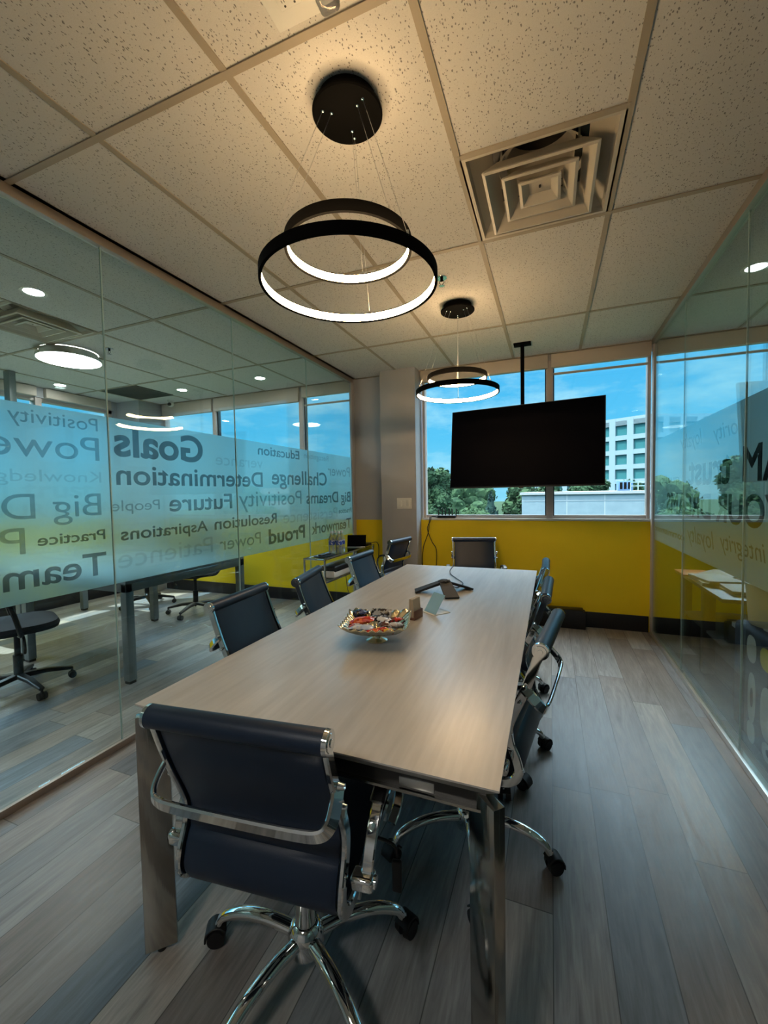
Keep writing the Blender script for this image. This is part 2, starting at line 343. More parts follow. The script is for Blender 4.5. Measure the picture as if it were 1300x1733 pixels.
# ================================================================ room shell
XL, XR, YW, ZC = -1.198, 1.826, 3.87, 2.681
X0, X1, YB = -4.72, 5.2, -3.2
fl = bx('floor', FLOOR, X0, X1, YB, YW, -.1, 0, smooth=False); tag(fl, kind='structure')
# ceiling with the two openings of the air diffusers and the dark return grille
VENTS = [(.613, 1.217, 1.13, 1.735), (-3.03, -2.44, 1.13, 1.735)]
def ceil_geo():
    b = B(); z0, z1 = ZC, ZC+.04
    ys = [YB, 1.13, 1.735, YW]; box(b, X0, X1, YB, 1.13, z0, z1); box(b, X0, X1, 1.735, YW, z0, z1)
    box(b, X0, -3.03, 1.13, 1.735, z0, z1); box(b, -2.44, .613, 1.13, 1.735, z0, z1); box(b, 1.217, X1, 1.13, 1.735, z0, z1)
    return b
ce = obj('ceiling', ceil_geo(), TILE, smooth=False); tag(ce, kind='structure')
b = B()
def tee_y(x, y0=YB, y1=YW): box(b, x-.0125, x+.0125, y0, y1, ZC-.004, ZC+.001)
def tee_x(y, x0=X0, x1=X1): box(b, x0, x1, y-.0125, y+.0125, ZC-.005, ZC+.001)
for k in range(-7, 9): tee_y(.61*k+.0)
for y in (-1.93, -.716, .503, 1.739, 2.954): tee_x(y)
for x0 in (.61, -3.05): tee_x(1.128, x0, x0+.61)
box(b, X0, X1, YW-.022, YW, ZC-.006, ZC+.001)
for s in (1, -1): box(b, XL-.04, XL+.04, YB, YW, ZC-.003, ZC+.001)
obj('ceiling_grid', b, BEIGE, ce, smooth=False)
b = B(); box(b, X0-.3, X1+.3, YB-.3, YW+.3, ZC+.45, ZC+.5); tag(obj('trim_1', b, GREYP), kind='structure')   # slab over the ceiling void
# back and end walls
tag(bx('wall_back', GREYP, X0, X1, YB-.12, YB, 0, ZC+.45), kind='structure')
tag(bx('wall_right_office', GREYP, X1, X1+.12, YB-.12, YW+.2, -.1, ZC+.45), kind='structure')

# window wall (front): piers, yellow parapet, windows
def yellow_strip(name, x0, x1, y, parent=None):
    return bx(name, YELLOW, x0, x1, y, y+.14, 0, 1.036, parent)
wf = struct('wall_front')
# openings along the front (x ranges) with mullion positions
OPEN = [(-4.29, -1.198-.02, [-3.32, -1.93]), (-.365, 1.80, [.95]), (1.85, 5.2, [2.95, 4.0])]
yellow_strip('parapet', X0, -.80, YW, wf); yellow_strip('parapet', -.385, X1, YW, wf)
bx('upper_wall', GREYP, -1.215, -.75, YW, YW+.14, 1.036, ZC+.45, wf)      # grey wall of the alcove
bx('pier', GREYP, -.79, -.385, 3.70, YW+.14, 0, ZC+.45, wf, bev=.003)      # boxed-out column
bx('lintel', GREYP, X0, X1, YW+.02, YW+.14, 2.62, ZC+.45, wf)
bx('corner_pier', GREYP, X0, -4.29, 3.52, YW+.14, 0, ZC+.45, wf)
def window(n, x0, x1, mull, z0=1.036, z1=2.62, top_bar=True):
    r = struct('window_%d' % n); yg = YW+.075
    b = B(); fw = .028
    box(b, x0, x1, YW-.006, YW+.11, z0, z0+.022, .002)                    # sill
    obj('window_sill', b, WHITEP, r)
    b = B()
    box(b, x0, x0+fw, YW+.03, YW+.11, z0+.02, z1); box(b, x1-fw, x1, YW+.03, YW+.11, z0+.02, z1)
    box(b, x0+fw, x1-fw, YW+.05, YW+.11, z0+.02, z0+.055); box(b, x0+fw, x1-fw, YW+.05, YW+.11, z1-.03, z1)
    for m in mull: box(b, m-.032, m+.032, YW+.02, YW+.11, z0+.02, z1, .003)
    obj('window_frame', b, FRAME, r)
    b = B()
    for m in mull:
        for s in (-1, 1): box(b, m+s*.037-.006, m+s*.037+.006, YW+.045, YW+.10, z0+.05, z1-.02)
    if mull: obj('window_gasket', b, GASKET, r)
    xs = [x0+fw]+[v for m in mull for v in (m-.032, m+.032)]+[x1-fw]
    for i in range(0, len(xs), 2):
        bx('window_pane', WGLASS, xs[i], xs[i+1], yg, yg+.006, z0+.05, z1-.02, r, smooth=False)
    return r
window(1, -.365, 1.815, [.95]); window(2, -4.27, -1.235, [-3.32, -1.93]); window(3, 1.84, 5.2, [2.95, 4.05])
# roller blinds pulled up under the ceiling: cassette and rolled hem bar
def blind(label, x0, x1, zbar, z0=2.545):
    t = thing('roller_blind', label, 'blind', ((x0+x1)/2, YW+.01, z0), 0, 'rolled-up window blinds')
    w2 = (x1-x0)/2
    b = B(); box(b, -w2, w2, -.02, .035, 0, ZC-z0-.008, .004); obj('blind_cassette', b, BLIND, t)
    if zbar: b = B(); box(b, -w2+.02, w2-.02, .012, .024, zbar-z0, zbar-z0+.022, .003); obj('hem_bar', b, BLIND, t)
blind('beige rolled-up blind above the narrow window pane left of the black screen pole', -.37, .935, None)
blind('beige rolled-up blind with lowered hem bar above the window pane right of the mullion', .965, 1.81, 2.475)
blind('rolled-up blind over the window pane beside the grey alcove, behind the left glass wall', -1.90, -1.24, 2.44)
blind('wide rolled-up blind over the middle window behind the left glass wall', -3.30, -1.95, None, 2.50)
blind('rolled-up blind by the grey corner pier of the office behind the left glass wall', -4.26, -3.34, None, 2.50)
blind('rolled-up blind seen through the right glass wall, nearest the partition', 1.86, 2.93, 2.47)
# left outer wall of the neighbouring office, with its windows
wl = struct('wall_left_office')
bx('parapet', YELLOW, X0-.14, X0, YB, YW+.14, 0, 1.036, wl); bx('lintel', GREYP, X0-.14, X0, YB, YW+.14, 2.56, ZC+.45, wl)
bx('pier', GREYP, X0-.14, X0, 3.46, YW+.14, 1.036, 2.56, wl); bx('pier', GREYP, X0-.14, X0, YB, -.6, 1.036, 2.56, wl)
r = struct('window_4'); b = B(); ms = [.9, 2.55]
for y in [-.6, 3.46-.05]: box(b, X0-.11, X0-.03, y, y+.05, 1.036, 2.56)
for y in ms: box(b, X0-.12, X0-.01, y-.035, y+.035, 1.036, 2.56, .003)
box(b, X0-.11, X0-.03, -.6, 3.46, 1.036, 1.08); box(b, X0-.11, X0-.03, -.6, 3.46, 2.52, 2.56)
obj('window_frame', b, FRAME, r)
ys = [-.55, ms[0]-.035, ms[0]+.035, ms[1]-.035, ms[1]+.035, 3.41]
for i in (0, 2, 4): bx('window_pane', WGLASS, X0-.07, X0-.064, ys[i], ys[i+1], 1.08, 2.52, r, smooth=False)
for k, (a, c) in enumerate(((-.55, .86), (.94, 2.5), (2.6, 3.4))):
    t = thing('roller_blind', ['rolled-up blind nearest the camera on the far outer wall of the left office', 'rolled-up blind over the middle pane of the left office outer wall', 'rolled-up blind next to the corner pier on the outer wall of the left office'][k], 'blind', (X0+.03, (a+c)/2, 2.56), 0, 'rolled-up window blinds')
    b = B(); box(b, -.03, .03, -(c-a)/2, (c-a)/2, 0, .112, .004); obj('blind_cassette', b, BLIND, t)
# baseboards
for n, x0, x1, y in (('baseboard_front', -.385, XR-.02, YW), ('baseboard_front_right', XR+.02, X1, YW), ('baseboard_front_left', -4.29, -.79, YW)):
    tag(bx(n, BASEB, x0, x1, y-.014, y, 0, .15, bev=.002), kind='structure')
tag(bx('baseboard_column', BASEB, -.795, -.38, 3.688, 3.70, 0, .15, bev=.002), kind='structure')
tag(bx('baseboard_left_office', BASEB, X0, X0+.014, YB, 3.52, 0, .15, bev=.002), kind='structure')

# ================================================================ glass partitions with frosted lettering
def glyph_polys(text, bold, shear):
    cu = bpy.data.curves.new('lettering', 'FONT'); cu.body = text; cu.size = 1; cu.resolution_u = 6; cu.shear = shear
    o = bpy.data.objects.new('lettering', cu); COL.objects.link(o); bpy.context.view_layer.update()
    c2 = o.to_curve(bpy.context.evaluated_depsgraph_get())
    polys = []
    for s in c2.splines:
        P = []
        if s.type == 'BEZIER':
            bp = s.bezier_points; n = len(bp)
            for i in range(n):
                a, c = bp[i], bp[(i+1) % n]
                straight = (a.handle_right-a.co).length < 1e-6 and (c.handle_left-c.co).length < 1e-6
                k = 2 if straight else 6
                P += [Vector((q.x, q.y)) for q in geometry.interpolate_bezier(a.co, a.handle_right, c.handle_left, c.co, k)[:-1]]
        else: P = [Vector((q.co.x, q.co.y)) for q in s.points]
        Q = []
        for q in P:
            if not Q or (q-Q[-1]).length > 1e-4: Q.append(q)
        if len(Q) > 2 and (Q[0]-Q[-1]).length < 1e-4: Q.pop()
        if len(Q) > 2: polys.append(Q)
    o.to_curve_clear(); bpy.data.objects.remove(o); bpy.data.curves.remove(cu)
    return polys
def area(P): return sum(P[i].x*P[(i+1) % len(P)].y-P[(i+1) % len(P)].x*P[i].y for i in range(len(P)))/2
def embolden(polys, d):
    if not d or not polys: return polys
    big = max(polys, key=lambda p: abs(area(p))); sgn = 1 if area(big) > 0 else -1
    out = []
    for P in polys:
        n = len(P); Q = []
        for i in range(n):
            a = (P[i]-P[i-1]).normalized(); c = (P[(i+1) % n]-P[i]).normalized()
            na = Vector((a.y, -a.x)); nc = Vector((c.y, -c.x)); m = (na+nc)
            if m.length < 1e-3: m = na
            m.normalize(); k = min(1.5, 1/max(.5, m.dot(na)))
            Q.append(P[i]+m*d*k*sgn)
        out.append(Q)
    return out
def xr(polys): xs = [p.x for P in polys for p in P]; return (min(xs), max(xs))
CAP = max(p.y for P in glyph_polys('H', 0, 0) for p in P)
FAINT = ('verance', 'Knowledge', 'loyalty', 'ority', 'Persistence', 'Patience')
def film(name, X, ymin, ymax, zmin, zmax, words, sgn, parent, V4):
    a, c = sorted((sgn*ymin, sgn*ymax)); polys = [[(a, zmin), (c, zmin), (c, zmax), (a, zmax)]]; tone = [0]
    for (t, i0, i1, ya, yb, z, cap, bold, sh) in words:
        full = glyph_polys(t, bold, sh)
        x0 = xr(glyph_polys(t[:i0], 0, sh))[1]+.06 if i0 else xr(full)[0]
        x1 = xr(glyph_polys(t[:i1], 0, sh))[1]
        kx = abs(yb-ya)/(x1-x0); kz = cap/CAP
        full = embolden(full, (0, .014, .026)[bold])
        u0 = sgn*ya
        for P in full:
            Q = [(u0+(p.x-x0)*kx, z+p.y*kz) for p in P]
            if all(a+.003 < q[0] < c-.003 for q in Q): polys.append(Q); tone.append(3 if t in FAINT else (1 if bold else 2))
    vs, es = [], []
    for P in polys:
        n0 = len(vs); vs += [Vector(q) for q in P]; es += [(n0+i, n0+(i+1) % len(P)) for i in range(len(P))]
    V, E_, F_, _, _, _ = geometry.delaunay_2d_cdt(vs, es, [], 0, 1e-5)
    bbs = [(min(q[0] for q in P), max(q[0] for q in P), min(q[1] for q in P), max(q[1] for q in P), P, tn) for P, tn in zip(polys, tone)]
    def inside(x, y):
        w_ = 0; tt = 0
        for bx0, bx1, by0, by1, P, tn in bbs:
            if not (bx0 <= x <= bx1 and by0 <= y <= by1): continue
            n = len(P); hit = False
            for i in range(n):
                (ax, ay), (cx_, cy2) = P[i], P[(i+1) % n]
                if (ay > y) != (cy2 > y) and x < (cx_-ax)*(y-ay)/(cy2-ay)+ax: hit = not hit
            if hit: w_ += 1; tt = max(tt, tn)
        return 0 if w_ % 2 == 1 else (tt if w_ else -1)
    groups = {0: [], 1: [], 2: [], 3: []}
    for f in F_:
        x = sum(V[i].x for i in f)/3; y = sum(V[i].y for i in f)/3
        q = inside(x, y)
        if q >= 0: groups[q].append(tuple(f))
    n = len(V); h = .00015
    co = [(X+h*sgn, sgn*v.x, v.y) for v in V]+[(X-h*sgn, sgn*v.x, v.y) for v in V]
    # one thin sheet: a front and a back skin, the letters in darker vinyl
    par = parent
    for q, (nm, mt) in enumerate((('frosted_film', V4[0]), ('dark_lettering', V4[1]), ('grey_lettering', V4[2]), ('faint_lettering', V4[3]))):
        fs = groups[q]
        if not fs: continue
        used = sorted({i for f in fs for i in f}); ix = {v: k for k, v in enumerate(used)}; m_ = len(used)
        cc = [co[i] for i in used]+[co[i+n] for i in used]
        me = bpy.data.meshes.new(nm); me.from_pydata(cc, [], [tuple(ix[i] for i in f) for f in fs]+[tuple(ix[i]+m_ for i in f[::-1]) for f in fs]); me.update()
        me.materials.append(mt)
        f = bpy.data.objects.new(nm, me); COL.objects.link(f); f.parent = par
        if q == 0: par = f
    return f
WL=[('Positivity', 0, 10, 0.856, 0.47, 1.682, 0.063, 0, 0),
 ('Power', 0, 3, 0.858, 0.487, 1.531, 0.116, 0, 0),
 ('Knowledge', 0, 7, 0.862, 0.468, 1.42, 0.053, 0, 0),
 ('Big Dreams', 0, 5, 0.855, 0.431, 1.252, 0.112, 0, 0),
 ('Practice', 0, 8, 0.868, 0.56, 1.127, 0.05, 1, 0),
 ('P', 0, 1, 0.511, 0.416, 1.098, 0.116, 0, 0),
 ('Teamwork', 0, 4, 0.867, 0.424, 0.946, 0.112, 1, 0),
 ('Goals', 0, 5, 1.546, 0.943, 1.569, 0.157, 2, 0),
 ('verance', 0, 7, 2.177, 1.665, 1.559, 0.081, 0, 0),
 ('Determination', 0, 13, 2.168, 0.945, 1.411, 0.112, 1, 0),
 ('Future', 0, 6, 1.81, 1.274, 1.252, 0.103, 1, 0),
 ('People', 0, 6, 1.204, 0.908, 1.268, 0.058, 0, 0),
 ('Aspirations', 0, 11, 1.569, 0.955, 1.108, 0.068, 1, 0),
 ('Resolution', 0, 10, 2.34, 1.635, 1.108, 0.08, 1, 0),
 ('Patience', 0, 8, 1.611, 0.932, 0.956, 0.107, 0, 0),
 ('Power', 0, 5, 2.125, 1.676, 0.956, 0.093, 0, 0),
 ('Education', 0, 9, 2.71, 2.123, 1.668, 0.074, 1, 0),
 ('Recognition', 0, 11, 3.256, 2.791, 1.686, 0.054, 0, 0),
 ('Challenge', 0, 9, 3.21, 2.294, 1.434, 0.125, 1, 0),
 ('Power', 0, 5, 3.753, 3.24, 1.538, 0.11, 0, 0),
 ('Knowledge', 0, 9, 3.748, 3.254, 1.43, 0.048, 0, 0),
 ('Big Dreams', 0, 10, 3.755, 2.815, 1.254, 0.113, 1, 0),
 ('Positivity', 0, 10, 2.729, 1.885, 1.256, 0.123, 0, 0),
 ('Practice', 0, 8, 3.774, 3.464, 1.13, 0.051, 1, 0),
 ('Persistence', 0, 11, 3.427, 2.437, 1.093, 0.105, 0, 0),
 ('Proud', 0, 5, 2.769, 2.231, 0.938, 0.117, 2, 0),
 ('Teamwork', 0, 8, 3.756, 2.897, 0.952, 0.11, 1, 0)]
WR=[('loyalty', 0, 7, 2.552, 3.011, 1.616, 0.098, 0, 0.25),
 ('ority', 0, 5, 2.014, 2.359, 1.608, 0.089, 0, 0.25),
 ('TEAM', 3, 4, 1.748, 1.94, 1.37, 0.16, 2, 0),
 ('trust', 0, 5, 2.085, 2.803, 1.363, 0.18, 2, 0),
 ('quality', 0, 7, 3.03, 3.666, 1.382, 0.063, 0, 0.1),
 ('YOUR DREAMS', 1, 11, 1.723, 3.374, 1.152, 0.145, 2, 0),
 ('integrity', 0, 9, 1.692, 2.229, 1.001, 0.088, 0, 0.25),
 ('loyalty', 0, 7, 2.316, 2.825, 0.98, 0.103, 0, 0.25),
 ('commitment', 0, 10, 2.894, 3.77, 0.966, 0.05, 1, 0.1)]
def partition(side, X, seams, words, sgn, out):
    r = struct('wall_'+side); Z0, Z1 = .035, 2.64
    ys = [YB]+seams+[YW-.07]
    for a, c in zip(ys, ys[1:]):
        bx('glass_pane', GLASS, X-.005, X+.005, a+.0035, c-.0035, Z0, Z1, r, smooth=False)
    for s in seams: bx('glass_joint', EDGE, X-.004, X+.004, s-.0025, s+.0025, Z0, Z1, r, smooth=False)
    trk = ALU if side == 'left' else ALUB
    b = B(); box(b, X-.02, X+.02, YB, YW-.05, 0, .034, .002); obj('floor_track', b, trk, r)
    b = B(); box(b, X-.022, X+.022, YB, YW-.05, Z1-.01, ZC-.004, .002); obj('head_track', b, ALU, r)
    b = B(); box(b, X-.012, X+.012, YW-.07, YW, 0, ZC-.004, .002); obj('end_profile', b, FRAME if side == 'right' else GREYP, r)
    film('frosted_film', X+out*.0065, -1.5 if side == 'left' else 1.0-2.4, YW-.072, .880, 1.765, words, sgn, r, VINYL[side])
    return r
partition('left', XL, [-2.02, -1.05, -.08, .905, 1.86, 2.852], WL, -1, -1)
partition('right', XR, [-1.95, -.98, -.02, .94, 1.90, 2.90], WR, 1, 1)

# ================================================================ conference table
TX0, TX1, TY0, TY1, TZ = -.144, .865, .206, 2.643, .75
t = thing('conference_table', 'long greige wood-grain conference table with polished steel legs', 'table', ((TX0+TX1)/2, (TY0+TY1)/2, 0))
hx, hy = (TX1-TX0)/2, (TY1-TY0)/2
b = B()
top = [(-hx, -hy), (hx, -hy), (hx, hy), (-hx, hy)]
v1 = [b.verts.new((x, y, TZ)) for x, y in top]; v2 = [b.verts.new((x, y, TZ-.004)) for x, y in top]
ins = .030; v3 = [b.verts.new((x-math.copysign(ins, x), y-math.copysign(ins, y), TZ-.034)) for x, y in top]
b.faces.new(v1); b.faces.new(v3[::-1])
for A, C in ((v1, v2), (v2, v3)):
    for i in range(4): b.faces.new((A[i], A[(i+1) % 4], C[(i+1) % 4], C[i]))
obj('tabletop', b, WOOD, t, smooth=False)
b = B(); i2 = .030
for x0, x1, y0, y1 in ((-hx+i2, hx-i2, -hy+i2, -hy+i2+.03), (-hx+i2, hx-i2, hy-i2-.03, hy-i2), (-hx+i2, -hx+i2+.03, -hy+i2+.03, hy-i2-.03), (hx-i2-.03, hx-i2, -hy+i2+.03, hy-i2-.03)):
    box(b, x0, x1, y0, y1, TZ-.064, TZ-.034)
obj('apron', b, mat('black_apron', (.01, .01, .01), .4), t, smooth=False)
b = B(); i3 = .020
for x0, x1, y0, y1 in ((-hx+i3, hx-i3, -hy+i3, -hy+i3+.012), (-hx+i3, hx-i3, hy-i3-.012, hy-i3), (-hx+i3, -hx+i3+.012, -hy+i3+.012, hy-i3-.012), (hx-i3-.012, hx-i3, -hy+i3+.012, hy-i3-.012)):
    box(b, x0, x1, y0, y1, TZ-.070, TZ-.064)
obj('steel_rail', b, MIRROR, t)
for sx in (-1, 1):
    for sy in (-1, 1):
        # polished blade legs set diagonally under the corners
        M_ = Matrix.Translation((sx*(hx-.030), sy*(hy-.030), 0)) @ Matrix.Rotation(math.radians(45 if sx*sy > 0 else -45), 4, 'Z')
        b = B(); box(b, -.042, .042, -.014, .014, .012, TZ-.036, .0015, M=M_); obj('leg', b, MIRROR, t)
        b = B(); cyl(b, (sx*(hx-.030), sy*(hy-.030), 0), (sx*(hx-.030), sy*(hy-.030), .012), .012); obj('levelling_foot', b, BLACK, t)
b = B(); box(b, .285, .365, -hy+.027, -hy+.0315, TZ-.060, TZ-.040, .001)
o = obj('name_plate', b, STEEL, t); tag(o, 'small brushed steel plate under the table edge')

# ================================================================ navy conference chairs
SIDE = catmull([(-.292, .880), (-.268, .80), (-.240, .72), (-.210, .65), (-.196, .605), (-.200, .56), (-.220, .51), (-.226, .470), (-.205, .438), (-.16, .425), (-.05, .428), (.08, .436), (.165, .438), (.205, .425), (.22, .395)] if 0 else
               [(0, -.288, .858), (0, -.266, .79), (0, -.240, .72), (0, -.210, .65), (0, -.196, .605), (0, -.200, .56), (0, -.220, .51), (0, -.226, .470), (0, -.205, .438), (0, -.16, .425), (0, -.05, .428), (0, .08, .436), (0, .165, .438), (0, .205, .425), (0, .22, .395)], 5)
def make_chair():
    r = empty('office_chair')
    # upholstery: one sling over back and seat, with stitched channels
    b = B(); n = len(SIDE); hw = .190; rings = []
    stitch = {22, 26}
    for i, p in enumerate(SIDE):
        tt = (SIDE[min(i+1, n-1)]-SIDE[max(i-1, 0)]).normalized(); nn = Vector((0, -tt.z, tt.y))
        ring = []
        th = .012 if i in stitch else .016
        if i in stitch: th = .0065
        for x, k in ((-hw, .55), (-hw+.012, 1), (-.07, 1), (.07, 1), (hw-.012, 1), (hw, .55)): ring.append(b.verts.new(p+Vector((x, 0, 0))+nn*th*k*.6))
        for x, k in ((hw, .55), (hw-.012, 1), (.07, 1), (-.07, 1), (-hw+.012, 1), (-hw, .55)): ring.append(b.verts.new(p+Vector((x, 0, 0))-nn*th*k*.6))
        rings.append(ring)
    for A, C in zip(rings, rings[1:]):
        for j in range(12): b.faces.new((A[j], A[(j+1) % 12], C[(j+1) % 12], C[j]))
    b.faces.new(rings[0][::-1]); b.faces.new(rings[-1])
    seat = obj('upholstery', b, NAVY, r, ang=60); tag(seat, 'navy vinyl seat and back in one padded sling')
    b = B(); cyl(b, (-.204, -.292, .864), (.204, -.292, .864), .0245, seg=28)
    obj('back_roll', b, NAVY, r)
    for s in (-1, 1):
        b = B()
        pts = [p+Vector((s*.202, 0, 0)) for p in SIDE]
        sweep(b, pts, rect(.013, .028, .003), side=(1, 0, 0)); obj('side_frame', b, CHROME, r)
        b = B(); c = Vector((s*.204, -.292, .864))
        cyl(b, c, c+Vector((s*.009, 0, 0)), .0255, .0245, 28); cyl(b, c+Vector((s*.009, 0, 0)), c+Vector((s*.011, 0, 0)), .018, .017, 24)
        cyl(b, c+Vector((s*.010, 0, 0)), c+Vector((s*.013, 0, 0)), .008, .007, 16)
        obj('end_cap', b, CHROME, r)
        # armrest: flat loop, bracket and dark pad
        arm = catmull([(s*.243, -.185, .500), (s*.247, -.165, .56), (s*.250, -.10, .625), (s*.252, 0, .648), (s*.252, .10, .645), (s*.250, .145, .60), (s*.247, .135, .52), (s*.243, .10, .455), (s*.235, .06, .432)], 5)
        b = B(); sweep(b, arm, rect(.026, .009, .003), side=(1, 0, 0)); a = obj('armrest', b, CHROME, r)
        b = B(); sweep(b, [p+Vector((0, 0, .010)) for p in arm[9:22]], rect(.034, .014, .005), side=(1, 0, 0)); obj('arm_pad', b, BLACK, a)
        b = B(); box(b, min(s*.21, s*.262), max(s*.21, s*.262), -.205, -.165, .485, .515, .008, 3); cyl(b, (s*.215, -.185, .50), (s*.266, -.185, .50), .013)
        obj('arm_bracket', b, CHROME, a)
        b = B()
        cyl(b, (s*.209, -.247, .748), (s*.223, -.247, .748), .008, .006, 12); obj('bolt', b, CHROME, r)
        b = B(); cyl(b, (s*.209, -.232, .695), (s*.221, -.232, .695), .007, .005, 12); obj('bolt', b, CHROME, r)
    b = B()
    L = [(-.208, -.246, .742), (-.211, -.268, .722), (-.208, -.290, .698), (-.190, -.302, .684), (-.14, -.306, .680), (0, -.307, .679), (.14, -.306, .680), (.190, -.302, .684), (.208, -.290, .698), (.211, -.268, .722), (.208, -.246, .742)]
    path = catmull(L, 12)
    qa = math.radians(38); sweep(b, path, [(x*math.cos(qa)-y*math.sin(qa), x*math.sin(qa)+y*math.cos(qa)) for x, y in rect(.011, .032, .004)]); obj('back_brace', b, CHROME, r)
    # under seat
    b = B(); cyl(b, (-.21, -.13, .405), (.21, -.13, .405), .009); cyl(b, (-.21, .10, .412), (.21, .10, .412), .009)
    box(b, -.055, .055, -.14, .12, .372, .402, .006); obj('seat_mechanism', b, STEEL, r)
    b = B(); lathe(b, [(.03, .15), (.03, .26), (.024, .262), (.018, .264), (.018, .375)], 24); obj('gas_column', b, CHROME, r)
    b = B(); lathe(b, [(.030, .072), (.046, .078), (.050, .095), (.050, .125), (.040, .150), (.031, .156), (.030, .15)], 28); obj('base_hub', b, CHROME, r)
    b = B(); tube(b, [(.03, .04, .385), (.14, .06, .385), (.235, .06, .375), (.25, .06, .34)], .005, 8, 4)
    lever = obj('height_lever', b, BLACK, r)
    b = B(); box(b, .236, .264, .048, .062, .245, .335, .006, 3); obj('lever_paddle', b, BLACK, lever)
    for k in range(5):
        a = 2*PI*k/5; d = Vector((math.cos(a), math.sin(a), 0)); sd = Vector((-math.sin(a), math.cos(a), 0))
        P = catmull([d*.035+Vector((0, 0, .118)), d*.12+Vector((0, 0, .128)), d*.20+Vector((0, 0, .120)), d*.265+Vector((0, 0, .092)), d*.288+Vector((0, 0, .062))], 5)
        b = B(); sweep(b, P, circ(.021, 14, .017), side=sd, scale=[1.0-.22*i/len(P) for i in range(len(P))]); lg = obj('base_leg', b, CHROME, r)
        b = B(); c = d*.300
        f = (d*math.cos(.5)+sd*math.sin(.5)); ax = Vector((-f.y, f.x, 0))
        for s in (-1, 1): cyl(b, c+ax*(s*.007)+Vector((0, 0, .027)), c+ax*(s*.026)+Vector((0, 0, .027)), .027, .024, 20)
        hood = [c+f*(.030*math.cos(q))+Vector((0, 0, .028+.032*math.sin(q))) for q in [PI*(j/8)-.15 for j in range(8)]]
        sweep(b, hood, rect(.05, .006, .002), side=ax)
        cyl(b, d*.292+Vector((0, 0, .05)), d*.290+Vector((0, 0, .075)), .008)
        obj('caster', b, RUBBER, lg)
    return r
G_CH = 'navy chairs around the conference table'
# hub x, y, forward direction angle (0 = +y, counter-clockwise), swivel of the base
def place_chair(o, rollc, fwd, spin, label):
    f = Vector(fwd).normalized(); c = Vector(rollc)+f*.292
    ang = math.atan2(-f.x, f.y)
    o.location = (c.x, c.y, 0); o.rotation_euler = (0, 0, ang)
    tag(o, label, 'chair', G_CH)
    for ch in o.children:
        if ch.name.startswith('base_leg'): ch.rotation_euler = (0, 0, spin-ang)
    return o
proto = make_chair()
CH = [((.357, .045), (-.11, .99), math.radians(41), 'navy chair with chrome frame in the foreground, seen from behind at the near table end'),
      ((-.405, .945), (.996, .085), 0.0, 'navy chair backing onto the left glass wall, nearest of the three there'),
      ((-.37, 1.49), (.973, .233), .63, 'middle navy chair on the left side of the table, turned slightly'),
      ((-.395, 2.27), (1, 0), .1, 'navy chair on the left side of the table in front of the glass cart'),
      ((-.445, 3.33), (-.985, .17), .5, 'navy chair turned away from the table, in front of the grey column, chrome brace showing'),
      ((.25, 3.55), (.22, -.975), .2, 'navy chair at the far table end against the yellow wall'),
      ((.958, .887), (-.99, .13), math.radians(-2), 'nearest navy chair on the right side of the table, chrome back brace sticking out'),
      ((.944, 1.53), (-1, .03), math.radians(-50), 'middle navy chair on the right side of the table, between two others'),
      ((.930, 2.18), (-1, 0), .4, 'farthest navy chair on the right side of the table, nearest the yellow wall')]
for i, (rc, fw, sp, lb) in enumerate(CH):
    o = proto if i == 0 else copy_tree(proto)
    place_chair(o, rc, fw, sp, lb)

# ================================================================ ring pendants
def pendant(x, y, label, off_, R1=.296, z1=2.052, R2=.212, z2=2.165):
    t = thing('pendant_light', label, 'pendant light', (x, y, ZC), 0, 'double ring pendants')
    Z = -ZC
    b = B(); lathe(b, [(.0, -.050), (.116, -.050), (.120, -.046), (.120, -.040), (.100, -.036), (.100, -.004)], 48)
    obj('canopy', b, BLACKM, t)
    ph = [math.radians(q) for q in (-141, -29, 100)]
    for R, z, off in ((R1, z1, 0), (R2, z2, .02)):
        H = .034
        b = B(); seg = 96; rings = []
        for k in range(seg):
            a = 2*PI*k/seg; c, s = math.cos(a), math.sin(a)
            rings.append([b.verts.new((off_[0]+q*c, off_[1]+q*s, z+Z+h)) for q, h in ((R, H/2), (R, -H/2), (R-.010, -H/2), (R-.010, -H/2+.003), (R-.006, -H/2+.003), (R-.006, H/2-.003), (R-.010, H/2-.003), (R-.010, H/2))])
        for k in range(seg):
            A, C = rings[k], rings[(k+1) % seg]
            for j in range(8): b.faces.new((A[j], A[(j+1) % 8], C[(j+1) % 8], C[j]))
        rg = obj('ring', b, BLACKM, t)
        b = B(); rings = []
        for k in range(seg):
            a = 2*PI*k/seg; c, s = math.cos(a), math.sin(a)
            rings.append([b.verts.new((off_[0]+q*c, off_[1]+q*s, z+Z+h)) for q, h in ((R-.0065, H/2-.0035), (R-.0065, -H/2+.0035), (R-.0095, -H/2+.0035), (R-.0095, H/2-.0035))])
        for k in range(seg):
            A, C = rings[k], rings[(k+1) % seg]
            for j in range(4): b.faces.new((A[j], A[(j+1) % 4], C[(j+1) % 4], C[j]))
        tag(obj('led_strip', b, LED_WARM, rg), 'glowing warm white strip inside the ring')
        for a in ph:
            aa = a+off*(1 if R < R1 else 0); c0 = Vector(((.056 if off else .086)*math.cos(a), (.056 if off else .086)*math.sin(a), -.052))
            e_ = Vector((off_[0]+(R-.004)*math.cos(aa), off_[1]+(R-.004)*math.sin(aa), z+Z+H/2))
            b = B(); cyl(b, c0, e_, .0008, seg=6); obj('suspension_wire', b, STEEL, t)
            b = B(); bmesh.ops.create_uvsphere(b, u_segments=12, v_segments=8, radius=.006, matrix=Matrix.Translation(c0)); obj('wire_grip', b, CHROME, t)
            b = B(); cyl(b, e_+Vector((0, 0, -.004)), e_+Vector((0, 0, .012)), .004, .003, 10); obj('ring_clip', b, CHROME, rg)
